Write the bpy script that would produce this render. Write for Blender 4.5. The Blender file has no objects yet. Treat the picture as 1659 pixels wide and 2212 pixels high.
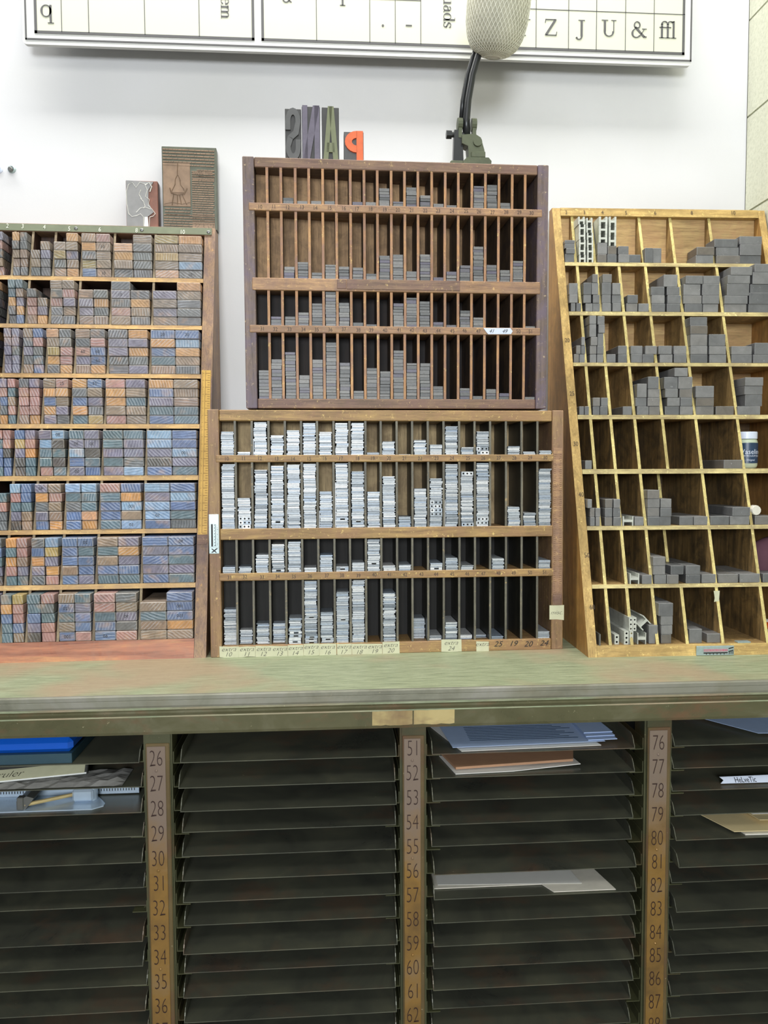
import bpy, math, random
from mathutils import Matrix, Vector
from math import pi, sin, cos, tan, radians as rad
random.seed(7)
sc = bpy.context.scene
COL = sc.collection
D = {'M_mid':[[0.999873,-0.015952,0.000505,-0.2005],[0.015941,0.999737,0.016503,0.20827],[-0.000768,-0.016493,0.999864,0.95]],'M_up':[[0.999861,-0.016656,-0.000281,-0.20034],[0.016651,0.999784,-0.012461,0.21799],[0.000488,0.012454,0.999922,1.35739]],'mid':{'outer':[0.00056,0.59369,2e-05,0.40708],'inner':[0.01888,0.57401,0.01914,0.38871],'sh':[[0.01344,0.57597,0.32113,0.33274],[0.01886,0.57538,0.19414,0.21228],[0.01627,0.57668,0.12655,0.13902]],'div':[0.04442,0.07138,0.09862,0.12514,0.15194,0.17819,0.20482,0.23098,0.25751,0.28302,0.30956,0.33562,0.36225,0.38868,0.41512,0.44155,0.46808,0.49489,0.52179,0.54879],'top':[[0.3716,0.33881,0.38784,0.36521,0.37354,0.38539,0.3713,0.38653,0.38581,0.33707,0.35527,0.33375,0.35754,0.34983,0.38064,0.34537,0.3722,None,0.3469,0.33799,0.34052],[0.31895,0.26262,0.30872,0.31598,0.31741,0.31885,0.27335,0.31984,0.30591,0.27195,0.29771,0.23007,0.27663,0.29349,0.31736,0.30278,0.32029,None,0.24466,0.23441,0.30919],[0.15013,0.15052,0.16926,0.18598,0.1908,0.14702,0.16789,0.14826,0.15429,0.19235,0.14788,0.14905,None,0.15141,0.15962,0.14634,None,0.15773,None,None,0.15345],[0.07832,0.0425,0.05378,0.05216,0.06203,0.12362,0.07142,0.10529,0.12389,None,0.10127,None,0.05419,0.02616,0.04994,0.02652,0.02434,0.02372,None,None,0.03062]]},'up':{'outer':[0.06282,0.56441,0.0015,0.40261],'inner':[0.08121,0.54614,0.01739,0.38608],'sh':[[0.07215,0.55366,0.31773,0.32979],[0.07569,0.55161,0.19187,0.21154],[0.07064,0.55234,0.12405,0.13599]],'div':[0.10172,0.12404,0.14666,0.16887,0.19091,0.2131,0.23591,0.25791,0.2799,0.30228,0.32449,0.34651,0.36909,0.39108,0.41346,0.43592,0.45827,0.48078,0.50327,0.52524],'top':[[None,None,0.34021,0.33528,0.33581,0.33612,None,0.33624,0.33649,0.35879,0.33831,0.36171,0.349,0.33639,0.33456,None,0.36625,0.36922,0.34069,None,None],[None,None,0.23071,0.23846,0.22186,0.23481,0.23224,0.23114,0.22185,0.25124,0.25352,0.22685,0.25436,0.21771,0.22709,0.23762,0.26873,0.23902,0.23112,0.24639,None],[None,0.15053,0.15079,0.15775,0.17261,0.19143,0.17424,0.14237,0.13962,None,0.1744,0.18401,0.17831,0.14465,0.14036,0.16411,0.15272,None,None,None,0.13974],[0.06391,0.08162,0.09338,0.05604,0.08173,0.10983,0.07678,0.031,0.06839,0.06322,0.09747,0.07679,0.07695,0.03909,None,0.03606,0.02308,0.03471,0.02786,None,0.02183]]},'type':{'S':[0.13089,0.15684,0.40788,0.48649],'N':[0.15814,0.18765,0.40803,0.49105],'A':[0.19069,0.21859,0.40819,0.49072],'P':[0.22649,0.25878,0.40788,0.45321]},'bar':[[0.26053,0.42258],[0.41438,0.41579]],'clampu':[[0.40728,0.42915],[0.47192,0.41592],[0.46468,0.58818],[0.44482,0.47542],[0.47846,0.64433],[0.42545,0.64204],[0.53105,0.64661],[0.4788,0.588],[0.41427,0.45943]],'M_left':[[0.999762,-0.021794,0.0,-0.20622],[0.021794,0.999762,0.0,0.20877],[0.0,0.0,1.0,0.95]],'left':{'sh':[[0.65205,0.65993],[0.56208,0.56965],[0.47148,0.47924],[0.38129,0.38923],[0.29141,0.29971],[0.20196,0.2093],[0.11222,0.1202]],'top':0.76124,'hb':0.74595,'bt':0.03084,'div':[-0.36087,-0.32908,-0.28899,-0.24003,-0.18358,-0.11024],'inner':-0.02106,'outer':-0.00149,'ruler':[[-0.01897,0.48665],[-0.0043,0.48676],[-0.01915,0.19867],[-0.00252,0.18305]],'nums':[['2',-0.37427,0.75507],['3',-0.34747,0.75504],['4',-0.30924,0.75467],['5',-0.26508,0.75215],['6',-0.21048,0.75218],['8',-0.14435,0.75203],['10',-0.06031,0.75093]],'screws':[[-0.25316,0.75292],[-0.135,0.75273],[-0.01331,0.75166]]},'plates':[[-0.16748,0.85039,-0.10907,0.7686],[-0.10015,0.91424,0.00072,0.76692]],'M_right':[[0.999809,0.019536,0.0,0.41665],[-0.019536,0.999809,0.0,0.15585],[0.0,-0.0,1.0,0.95]],'right':{'sh':[[0.68412,0.69114],[0.58736,0.59482],[0.4917,0.49809],[0.39502,0.40253],[0.29871,0.30696],[0.20336,0.21023],[0.10804,0.11435]],'top':0.80127,'hb':0.78533,'bt':0.01835,'div':[0.03859,0.07469,0.1177,0.16773,0.22797,0.30378],'inner0':0.01525,'inner1':0.39921,'outer':0.41255,'nums':[['2',0.02636,0.79174],['3',0.06103,0.7922],['4',0.09579,0.79265],['5',0.14128,0.7923],['6',0.19779,0.79304],['8',0.26898,0.79397],['10',0.35053,0.79504],['20',0.00798,0.53989],['25',0.00843,0.44135],['30',0.00814,0.35145],['40',0.01007,0.2638],['50',0.01163,0.16252],['60',0.01311,0.07894]],'plate':[0.1796,0.01623,0.24302,-0.00058]},'rblocks':[[0,0.0155,0.03503,0.03446,0.04069],[0,0.01558,0.03459,0.02545,0.03436],[0,0.01816,0.03468,0.0154,0.02535],[0,0.01655,0.03375,0.0001,0.0153],[0,0.07731,0.09603,0.0154,0.03643],[0,0.07752,0.09498,0.0001,0.0153],[0,0.09677,0.11374,0.0154,0.0306],[0,0.09594,0.11395,0.0001,0.0153],[0,0.1165,0.13654,0.0154,0.0306],[0,0.11671,0.13802,0.0001,0.0153],[0,0.13824,0.15959,0.0001,0.0153],[0,0.1669,0.18225,0.0001,0.0275],[0,0.18266,0.19902,0.0001,0.02766],[0,0.266,0.29994,0.0154,0.0306],[0,0.26477,0.29849,0.0001,0.0153],[0,0.29994,0.34475,0.0307,0.0459],[0,0.30362,0.34763,0.0154,0.0306],[0,0.30393,0.34981,0.0001,0.0153],[0,0.34761,0.39096,0.03576,0.05096],[0,0.34851,0.38981,0.0154,0.03566],[0,0.35016,0.3902,0.0001,0.0153],[1,0.01575,0.03239,0.0307,0.05133],[1,0.01591,0.03206,0.0154,0.0306],[1,0.01928,0.02778,0.0001,0.0153],[1,0.02918,0.03816,0.0001,0.0153],[1,0.05834,0.06882,0.05219,0.06739],[1,0.04194,0.05661,0.0307,0.05199],[1,0.04212,0.05679,0.0154,0.0306],[1,0.05729,0.06997,0.0307,0.05209],[1,0.05995,0.07264,0.0154,0.0306],[1,0.04651,0.05996,0.0001,0.0153],[1,0.06014,0.0736,0.0001,0.0153],[1,0.07813,0.09529,0.05285,0.06805],[1,0.07661,0.09426,0.0307,0.05275],[1,0.07682,0.09398,0.0154,0.0306],[1,0.07702,0.09421,0.0001,0.0153],[1,0.09571,0.11115,0.0307,0.05191],[1,0.09593,0.11311,0.0154,0.0306],[1,0.09615,0.11261,0.0001,0.0153],[1,0.12403,0.14374,0.0154,0.0306],[1,0.12227,0.14323,0.0001,0.0153],[1,0.14471,0.16444,0.0001,0.0153],[1,0.19186,0.21807,0.046,0.06816],[1,0.16865,0.19387,0.0307,0.0459],[1,0.16942,0.19414,0.0154,0.0306],[1,0.16968,0.19491,0.0001,0.0153],[1,0.19788,0.22212,0.0307,0.0459],[1,0.19891,0.22417,0.0154,0.0306],[1,0.19795,0.22321,0.0001,0.0153],[1,0.23263,0.26491,0.0512,0.0664],[1,0.26599,0.29759,0.05145,0.06665],[1,0.22916,0.26148,0.0307,0.0511],[1,0.2638,0.29666,0.0307,0.05135],[1,0.22896,0.2638,0.0154,0.0306],[1,0.26463,0.29649,0.0154,0.0306],[1,0.23178,0.26513,0.0001,0.0153],[1,0.2662,0.29533,0.0001,0.0153],[1,0.31714,0.35761,0.0679,0.0831],[1,0.31172,0.35423,0.0526,0.0678],[1,0.31083,0.35286,0.0307,0.0525],[1,0.30618,0.34998,0.0154,0.0306],[1,0.30652,0.3486,0.0001,0.0153],[1,0.36172,0.40305,0.07359,0.08879],[1,0.35838,0.40016,0.05167,0.07349],[1,0.355,0.39762,0.03637,0.05157],[1,0.35286,0.39551,0.0154,0.03627],[1,0.352,0.39594,0.0001,0.0153],[2,0.0298,0.03693,0.0307,0.0459],[2,0.02096,0.02931,0.0154,0.0306],[2,0.02995,0.03782,0.0154,0.0306],[2,0.017,0.02656,0.0001,0.0153],[2,0.02721,0.03726,0.0001,0.0153],[2,0.04474,0.05745,0.06863,0.08383],[2,0.04493,0.05762,0.046,0.06853],[2,0.04706,0.05978,0.0307,0.0459],[2,0.05931,0.07252,0.06789,0.08309],[2,0.06072,0.07269,0.05259,0.06779],[2,0.06043,0.07119,0.0307,0.05249],[2,0.04602,0.0585,0.0154,0.0306],[2,0.05892,0.07117,0.0154,0.0306],[2,0.0462,0.05845,0.0001,0.0153],[2,0.05887,0.07087,0.0001,0.0153],[2,0.09771,0.1141,0.0154,0.0306],[2,0.07667,0.09332,0.0001,0.0153],[2,0.09793,0.11434,0.0001,0.0153],[2,0.12094,0.14273,0.0154,0.0306],[2,0.14713,0.16895,0.0154,0.0306],[2,0.12117,0.14176,0.0001,0.0153],[2,0.14249,0.16334,0.0001,0.0153],[2,0.17119,0.19598,0.0154,0.0306],[2,0.19946,0.22329,0.0154,0.0306],[2,0.17391,0.19775,0.0001,0.0153],[2,0.19974,0.22336,0.0001,0.0153],[2,0.22933,0.26103,0.06703,0.08223],[2,0.22964,0.26136,0.05173,0.06693],[2,0.22994,0.26119,0.0307,0.05163],[2,0.23025,0.26152,0.0154,0.0306],[2,0.23056,0.26186,0.0001,0.0153],[2,0.26449,0.29505,0.0307,0.05177],[2,0.26482,0.29664,0.0154,0.0306],[2,0.26563,0.2975,0.0001,0.0153],[2,0.30691,0.345,0.0154,0.0306],[2,0.30728,0.34541,0.0001,0.0153],[2,0.34908,0.38852,0.0154,0.03657],[2,0.34704,0.3877,0.0001,0.0153],[3,0.0187,0.02737,0.0001,0.0153],[3,0.02826,0.03621,0.0001,0.0153],[3,0.0429,0.05587,0.0154,0.0306],[3,0.05774,0.07024,0.0154,0.0306],[3,0.04309,0.05535,0.0001,0.0153],[3,0.05578,0.06973,0.0001,0.0153],[3,0.09706,0.11367,0.0001,0.0153],[3,0.14129,0.16102,0.046,0.06751],[3,0.12182,0.13956,0.0307,0.05507],[3,0.14155,0.16298,0.0307,0.0459],[3,0.11967,0.13988,0.0154,0.0306],[3,0.14085,0.16325,0.0154,0.0306],[3,0.12232,0.14376,0.0001,0.0153],[3,0.14448,0.16425,0.0001,0.0153],[3,0.18873,0.21306,0.06771,0.08291],[3,0.17093,0.19551,0.046,0.06686],[3,0.19627,0.22256,0.046,0.06761],[3,0.17241,0.1958,0.0307,0.0459],[3,0.19898,0.2224,0.0307,0.0459],[3,0.17631,0.19972,0.0154,0.0306],[3,0.20049,0.22199,0.0154,0.0306],[3,0.17297,0.19882,0.0001,0.0153],[3,0.19958,0.22352,0.0001,0.0153],[3,0.22753,0.26116,0.0307,0.05119],[3,0.22883,0.2615,0.0154,0.0306],[3,0.22914,0.26186,0.0001,0.0153],[3,0.26509,0.29835,0.0001,0.0153],[3,0.31758,0.35088,0.05131,0.06651],[3,0.31741,0.35054,0.03601,0.05121],[3,0.3188,0.35015,0.0154,0.03591],[3,0.30456,0.34642,0.0001,0.0153],[4,0.02122,0.03328,0.0001,0.0153],[4,0.26652,0.3002,0.0001,0.0153],[5,0.01647,0.02437,0.0307,0.0459],[5,0.02123,0.02938,0.0154,0.0306],[5,0.03046,0.03953,0.0154,0.0306],[5,0.02141,0.02954,0.0001,0.0153],[5,0.03064,0.03808,0.0001,0.0153],[5,0.0476,0.06011,0.0307,0.0459],[5,0.06145,0.07305,0.0307,0.0459],[5,0.04708,0.05985,0.0154,0.0306],[5,0.06095,0.07372,0.0154,0.0306],[5,0.04681,0.06003,0.0001,0.0153],[5,0.06115,0.07483,0.0001,0.0153],[5,0.09822,0.11425,0.0001,0.0153],[5,0.12028,0.14093,0.046,0.0612],[5,0.12098,0.14235,0.0307,0.0459],[5,0.14306,0.16211,0.0307,0.0459],[5,0.12121,0.1419,0.0154,0.0306],[5,0.14283,0.16238,0.0154,0.0306],[5,0.12098,0.14167,0.0001,0.0153],[5,0.14239,0.16216,0.0001,0.0153],[5,0.17687,0.20113,0.0001,0.0153],[5,0.20187,0.22616,0.0001,0.0153],[5,0.26906,0.30046,0.0154,0.0306],[5,0.23113,0.26436,0.0001,0.0153],[5,0.26516,0.29963,0.0001,0.0153],[5,0.30941,0.34563,0.0001,0.0153],[6,0.10114,0.11778,0.0001,0.0153],[6,0.11936,0.14077,0.0307,0.0459],[6,0.12006,0.14058,0.0154,0.0306],[6,0.12212,0.14244,0.0001,0.0153],[6,0.14315,0.16371,0.0001,0.0153],[6,0.15042,0.17258,0.0154,0.0306],[6,0.1756,0.20053,0.0154,0.0306],[6,0.17588,0.20084,0.0001,0.0153],[6,0.20343,0.22796,0.0001,0.0153],[6,0.23216,0.26642,0.0001,0.0153],[6,0.26907,0.30455,0.0001,0.0153],[6,0.30956,0.34498,0.0001,0.0153],[7,0.12048,0.14494,0.046,0.06765],[7,0.12479,0.14523,0.0307,0.0459],[7,0.12549,0.14461,0.0154,0.0306],[7,0.12579,0.14307,0.0001,0.0153],[7,0.17273,0.19446,0.0001,0.02392],[7,0.2033,0.23134,0.0001,0.0153],[7,0.10484,0.1199,0.0001,0.03105]],'rmisc':{'h1':[[0.04297,0.0552,0.69241,0.77581],[0.05808,0.06954,0.69254,0.77404],[0.07963,0.09546,0.7279,0.77506],[0.09857,0.11235,0.72613,0.77526]],'jar':[[0.3038,0.34319,0.30905,0.37445],[0.30263,0.34246,0.36226,0.37445],[0.30719,0.33808,0.32088,0.3539]],'h6':[[0.07805,0.0966,0.21096,0.22726]],'h7':[[0.08063,0.09677,0.11524,0.13306]],'low':[[0.07049,0.07644,0.03431,0.05526],[0.07718,0.08313,0.03421,0.05516],[0.0483,0.05663,0.02579,0.03674],[0.06251,0.07026,0.01337,0.03431],[0.07143,0.07785,0.01433,0.0342],[0.08479,0.09949,0.01745,0.03608],[0.05586,0.06235,0.01015,0.02557]],'pens':[[0.23087,0.25291,0.01957,0.04601],[0.23195,0.29376,0.02178,0.04317],[0.23987,0.3016,0.02166,0.04752],[0.25269,0.27496,0.01475,0.02222]],'ball':[[0.30314,0.31928,0.22755,0.24238]],'cloth':[[0.29738,0.34791,0.13942,0.20113]],'tab':[[0.21859,0.10332],[0.22882,0.08491]]},'posts':[[-0.26602,-0.22645],[0.09532,0.13343],[0.45665,0.49763]],'plateX':[[-0.26186,-0.2332],[0.098,0.12668],[0.45835,0.48815]],'numz':[[[26,0.85585],[36,0.49563]],[[51,0.85954],[62,0.46222]],[[76,0.85691],[87,0.46287]]],'platetop':[0.87238,0.87309,0.87489],'apron':[0.92844,0.89257],'edge':[0.95,0.93291],'bays':{1:[[0.85196,0.01571],[0.81561,0.01986],[0.77927,0.01866],[0.74292,0.02289],[0.70657,0.01983],[0.67023,0.01994],[0.63388,0.03769],[0.59754,0.01024],[0.56119,0.01092],[0.52484,0.02333],[0.4885,0.0209]],2:[[0.84849,0.01923],[0.81411,0.01398],[0.77974,0.01523],[0.74536,0.02463],[0.71098,0.02233],[0.67661,0.02059],[0.64223,0.02521],[0.60786,0.02574],[0.57348,0.01301],[0.53911,0.02351],[0.50473,0.01955],[0.47035,0.01625]],3:[[0.84851,0.02216],[0.81341,0.02199],[0.77832,0.02421],[0.74323,0.02355],[0.70813,0.02948],[0.67304,0.01536],[0.63795,0.01236],[0.60285,0.01232],[0.56776,0.01263],[0.53267,0.01586],[0.49758,0.01865],[0.46248,0.02817],[0.42739,0.02547]],4:[[0.84904,0.02408],[0.81426,0.02667],[0.77949,0.028],[0.74472,0.02256],[0.70994,0.01621],[0.67517,0.00409],[0.6404,0.02578],[0.60562,0.00807],[0.57085,0.0205],[0.53608,0.01376],[0.5013,0.02505],[0.46653,0.02395],[0.43176,0.0241]]},'bayX':{1:[None,-0.2688],2:[-0.21768,0.09044],3:[0.1373,0.44054],4:[0.50008,None]},'misc':{'blue':[(-0.45916,0.88655),(-0.35697,0.85991)]},'chart':{'bl':[-0.55123,2.0325],'br':[0.69942,2.03281],'v':[[-0.48178,2.05681,0],[-0.43369,2.05517,0],[-0.33338,2.05526,0],[-0.23505,2.05359,0],[-0.02001,2.0524,0],[0.07924,2.0523,0],[0.12705,2.05219,0],[0.17508,2.05207,0],[0.39487,2.05326,0],[0.45762,2.05272,0],[0.5117,2.05274,0],[0.56834,2.05284,0],[0.62434,2.05377,0]],'thick':[[-0.13451,2.0503],[-0.12176,2.04989],[-0.53017,2.05436],[0.68526,2.05313]],'outer':[[-0.5469,2.04078],[0.6993,2.03974]],'h':[[0.37434,2.12728],[0.67204,2.12676],[0.07969,2.1326],[0.17523,2.13441]],'txt':[['q',-0.50703,2.09174],['em',-0.18782,2.10802],['a',-0.07393,2.13197],['l',0.02881,2.13408],['.',0.10371,2.08666],['-',0.15244,2.08833],['uads',0.22508,2.11606],['Y',0.36831,2.09233],['Z',0.42363,2.09422],['J',0.48015,2.09444],['U',0.53605,2.09634],['&',0.595,2.09578],['ffl',0.65152,2.09684]]},'hole':[[-0.59568,1.82652],[-0.61939,1.826]],'corner':[0.83795,1.91804],'mortar':[2.14719,1.95876,1.77039],'mnum':[[0.03168,0.3268],[0.56132,0.32779]],'tapes':[['extra 10',0.01501,0.01828,0.04637,-0.00015],['extra 11',0.04659,0.01754,0.07356,-5e-05],['extra 12',0.07377,0.01767,0.10085,-0.00073],['extra 13',0.10104,0.01703,0.12672,-0.00059],['extra 14',0.12691,0.01797,0.15269,-0.00046],['extra 15',0.15287,0.01968,0.17874,-0.00032],['extra 16',0.1789,0.01908,0.20718,-0.00102],['extra 17',0.2081,0.0184,0.23265,-0.00087],['extra 18',0.23278,0.01782,0.25976,-0.00153],['extra 19',0.25987,0.01719,0.28385,-0.00056],['extra 20',0.28396,0.01976,0.3127,-0.00048],['extra 24',0.3834,0.0214,0.41813,0.00011],['extra',0.44353,0.01687,0.46501,-0.00102],['misc.',0.56989,0.07593,0.59502,0.05161]],'wnums':[['25',0.48176,0.01203],['19',0.50896,0.01219],['20',0.53385,0.01082],['24',0.56123,0.01178]],'mplate':[0.00067,0.23632,0.01694,0.17166],'mscale':[0.57567,0.34339,0.59112,0.09522],'C':[0.0,-1.05,1.25842],'A':[[0.9976,-0.06914,-0.00449],[0.00833,0.05538,0.99843],[0.06878,0.99607,-0.05582]]}

# ---------------------------------------------------------------- camera, light, exposure
cam = bpy.data.cameras.new('camera'); camo = bpy.data.objects.new('camera', cam); COL.objects.link(camo)
cam.sensor_fit = 'VERTICAL'; cam.sensor_height = 36.0; cam.lens = 1650.0 / 2212.0 * 36.0
cam.clip_start = 0.02; cam.clip_end = 50
R_, U_, F_ = [Vector(v) for v in D['A']]
camo.matrix_world = Matrix(((R_.x, U_.x, -F_.x, D['C'][0]), (R_.y, U_.y, -F_.y, D['C'][1]), (R_.z, U_.z, -F_.z, D['C'][2]), (0, 0, 0, 1)))
sc.camera = camo
sc.view_settings.view_transform = 'Standard'; sc.view_settings.look = 'None'
sc.view_settings.gamma = 1.0; sc.view_settings.exposure = 0.0; sc.view_settings.use_curve_mapping = False
w_ = bpy.data.worlds.new('world'); sc.world = w_; w_.use_nodes = True
w_.node_tree.nodes['Background'].inputs[0].default_value = (0.93, 0.96, 1.0, 1); w_.node_tree.nodes['Background'].inputs[1].default_value = 0.17
def area(name, loc, aim, sx, sy, power, color):
    l = bpy.data.lights.new(name, 'AREA'); l.shape = 'RECTANGLE'; l.size = sx; l.size_y = sy; l.energy = power; l.color = color
    o = bpy.data.objects.new(name, l); COL.objects.link(o); o.location = loc
    o.rotation_euler = (Vector(aim) - Vector(loc)).to_track_quat('-Z', 'Y').to_euler(); return o
area('ceiling_light_near', (0.1, 0.12, 2.9), (0.1, 0.14, 0.0), 2.8, 0.22, 52, (1.0, 0.98, 0.93))
area('ceiling_light_far', (0.1, -1.7, 2.9), (0.1, 0.4, 1.2), 2.4, 0.5, 14, (1.0, 0.98, 0.92))
area('window_daylight', (-0.25, -3.9, 1.80), (0.1, 0.3, 1.25), 1.0, 0.9, 112, (0.95, 0.98, 1.0))
# ---------------------------------------------------------------- helpers
def lin(c):
    return tuple(((v / 255.0) / 12.92 if v / 255.0 <= 0.04045 else ((v / 255.0 + 0.055) / 1.055) ** 2.4) for v in c[:3]) + (1.0,)
class MB:
    def __init__(s): s.v = []; s.f = []; s.m = []; s.c = []
    def poly(s, pts, m=0, c=None):
        n = len(s.v); s.v += [tuple(p) for p in pts]; s.f.append(tuple(range(n, n + len(pts)))); s.m.append(m); s.c.append(c)
    def faces(s, pts, fs, m=0, c=None):
        n = len(s.v); s.v += [tuple(p) for p in pts]
        for i, f in enumerate(fs):
            s.f.append(tuple(n + k for k in f)); s.m.append(m[i] if isinstance(m, (list, tuple)) else m); s.c.append(c)
    def box(s, x0, x1, y0, y1, z0, z1, m=0, c=None, ff=None):
        # ff: material of the front (-y) face
        p = [(x0, y0, z0), (x1, y0, z0), (x1, y1, z0), (x0, y1, z0), (x0, y0, z1), (x1, y0, z1), (x1, y1, z1), (x0, y1, z1)]
        ms = [m, m, m if ff is None else ff, m, m, m]
        s.faces(p, [(0, 3, 2, 1), (4, 5, 6, 7), (0, 1, 5, 4), (1, 2, 6, 5), (2, 3, 7, 6), (3, 0, 4, 7)], ms, c)
    def cbox(s, x0, x1, y0, y1, z0, z1, b, m=0, c=None, em=None):
        P = {}
        for ix, X in enumerate((x0, x1)):
            for iy, Y in enumerate((y0, y1)):
                for iz, Z in enumerate((z0, z1)):
                    sx, sy, sz = (b if ix == 0 else -b), (b if iy == 0 else -b), (b if iz == 0 else -b)
                    n = len(s.v)
                    s.v += [(X, Y + sy, Z + sz), (X + sx, Y, Z + sz), (X + sx, Y + sy, Z)]
                    P[ix, iy, iz] = (n, n + 1, n + 2)
        def q(f): s.f.append(tuple(f)); s.m.append(m); s.c.append(c)
        q([P[0, 0, 0][0], P[0, 0, 1][0], P[0, 1, 1][0], P[0, 1, 0][0]]); q([P[1, 0, 0][0], P[1, 1, 0][0], P[1, 1, 1][0], P[1, 0, 1][0]])
        q([P[0, 0, 0][1], P[1, 0, 0][1], P[1, 0, 1][1], P[0, 0, 1][1]]); q([P[0, 1, 0][1], P[0, 1, 1][1], P[1, 1, 1][1], P[1, 1, 0][1]])
        q([P[0, 0, 0][2], P[0, 1, 0][2], P[1, 1, 0][2], P[1, 0, 0][2]]); q([P[0, 0, 1][2], P[1, 0, 1][2], P[1, 1, 1][2], P[0, 1, 1][2]])
        if em is not None: m = em
        for a in (0, 1):
            for e in (0, 1):
                q([P[0, a, e][1], P[1, a, e][1], P[1, a, e][2], P[0, a, e][2]])
                q([P[a, 0, e][0], P[a, 1, e][0], P[a, 1, e][2], P[a, 0, e][2]])
                q([P[a, e, 0][0], P[a, e, 1][0], P[a, e, 1][1], P[a, e, 0][1]])
        for k in P.values(): q(k)
    def prism(s, poly, x0, x1, m=0, fm=None, c=None):
        # poly: list of (y,z) ; extruded along x; fm: {edge index: material}
        n = len(poly); a = [(x0, y, z) for y, z in poly]; b = [(x1, y, z) for y, z in poly]
        fs = [tuple(range(n - 1, -1, -1)), tuple(range(n, 2 * n))] + [(i, (i + 1) % n, n + (i + 1) % n, n + i) for i in range(n)]
        ms = [m, m] + [(fm or {}).get(i, m) for i in range(n)]
        s.faces(a + b, fs, ms, c)
    def prismy(s, poly, y0, y1, m=0, c=None):
        n = len(poly); a = [(x, y0, z) for x, z in poly]; b = [(x, y1, z) for x, z in poly]
        s.faces(a + b, [tuple(range(n)), tuple(range(2 * n - 1, n - 1, -1))] + [(i, (i + 1) % n, n + (i + 1) % n, n + i)[::-1] for i in range(n)], m, c)
    def tube(s, pts, r, n=8, m=0, cap=True):
        pts = [Vector(p) for p in pts]; rs = r if isinstance(r, (list, tuple)) else [r] * len(pts)
        rings = []; prev = None
        for i, p in enumerate(pts):
            t = (pts[min(i + 1, len(pts) - 1)] - pts[max(i - 1, 0)]).normalized()
            a = prev if prev is not None and abs(prev.dot(t)) < .95 else (Vector((0, 0, 1)) if abs(t.z) < .9 else Vector((1, 0, 0)))
            a = (a - t * a.dot(t)).normalized(); prev = a; b = t.cross(a)
            k = len(s.v); s.v += [tuple(p + (a * cos(2 * pi * j / n) + b * sin(2 * pi * j / n)) * rs[i]) for j in range(n)]; rings.append(k)
        for q0, q1 in zip(rings, rings[1:]):
            for j in range(n):
                s.f.append((q0 + j, q0 + (j + 1) % n, q1 + (j + 1) % n, q1 + j)); s.m.append(m); s.c.append(None)
        if cap:
            s.f.append(tuple(rings[0] + j for j in range(n))[::-1]); s.m.append(m); s.c.append(None)
            s.f.append(tuple(rings[-1] + j for j in range(n))); s.m.append(m); s.c.append(None)
    def lathe(s, prof, n=32, m=0, mat=None):
        # prof: (r,z) about the local z axis
        k = len(s.v); M = mat or Matrix()
        for r, z in prof: s.v += [tuple(M @ Vector((r * cos(2 * pi * j / n), r * sin(2 * pi * j / n), z))) for j in range(n)]
        for i in range(len(prof) - 1):
            for j in range(n):
                s.f.append((k + i * n + j, k + i * n + (j + 1) % n, k + (i + 1) * n + (j + 1) % n, k + (i + 1) * n + j)); s.m.append(m); s.c.append(None)
        s.f.append(tuple(k + j for j in range(n))[::-1]); s.m.append(m); s.c.append(None)
        s.f.append(tuple(k + (len(prof) - 1) * n + j for j in range(n))); s.m.append(m); s.c.append(None)
    def build(s, name, mats, parent=None, mw=None, smooth=False):
        me = bpy.data.meshes.new(name); me.from_pydata(s.v, [], s.f)
        for m in (mats if isinstance(mats, (list, tuple)) else [mats]): me.materials.append(m)
        me.polygons.foreach_set('material_index', s.m)
        if smooth: me.polygons.foreach_set('use_smooth', [True] * len(s.f))
        if any(c is not None for c in s.c):
            at = me.color_attributes.new('tint', 'FLOAT_COLOR', 'CORNER'); d = []
            for p, c in zip(me.polygons, s.c): d += list(c or (1, 1, 1, 1)) * p.loop_total
            at.data.foreach_set('color', d)
        me.update()
        o = bpy.data.objects.new(name, me); COL.objects.link(o)
        if parent is not None: o.parent = parent
        if mw is not None:
            if parent is not None: o.matrix_local = mw
            else: o.matrix_world = mw
        return o
def tag(o, label=None, cat=None, group=None, kind=None):
    if label: o['label'] = label
    if cat: o['category'] = cat
    if group: o['group'] = group
    if kind or cat: o['kind'] = kind or 'thing'
    return o
def empty(name, M): 
    o = bpy.data.objects.new(name, None); o.empty_display_size = .02; COL.objects.link(o); o.matrix_world = M; return o
def mat4(m): return Matrix([m[0], m[1], m[2], [0, 0, 0, 1]])
_tc = {}
def text_mesh(s, mat, size=1.0, xs=1.0, mirror=False, depth=0.0, off=0.0, shear=0.0):
    k = (s, mat.name, round(size, 5), xs, mirror, depth, off, shear)
    if k in _tc: return _tc[k]
    cu = bpy.data.curves.new('t', 'FONT'); cu.body = s; cu.size = size; cu.extrude = depth; cu.align_x = 'CENTER'; cu.align_y = 'CENTER'; cu.offset = off; cu.shear = shear; cu.resolution_u = 3
    o = bpy.data.objects.new('t', cu); COL.objects.link(o); dg = bpy.context.evaluated_depsgraph_get()
    me = bpy.data.meshes.new_from_object(o.evaluated_get(dg)); bpy.data.objects.remove(o); bpy.data.curves.remove(cu)
    xsv = [v.co.x for v in me.vertices]; ysv = [v.co.y for v in me.vertices]
    cx = (min(xsv) + max(xsv)) / 2; cy = (min(ysv) + max(ysv)) / 2
    for v in me.vertices: v.co = ((v.co.x - cx) * xs * (-1 if mirror else 1), -v.co.z, v.co.y - cy)
    me.materials.clear(); me.materials.append(mat); _tc[k] = me; return me
def put_text(name, s, mat, parent, x, y, z, size, rot=0.0, tilt=0.0, **kw):
    me = text_mesh(s, mat, size, **kw); o = bpy.data.objects.new(name, me); COL.objects.link(o); o.parent = parent
    o.matrix_local = Matrix.Translation((x, y, z)) @ Matrix.Rotation(tilt, 4, 'X') @ Matrix.Rotation(rot, 4, 'Y'); return o
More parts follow.
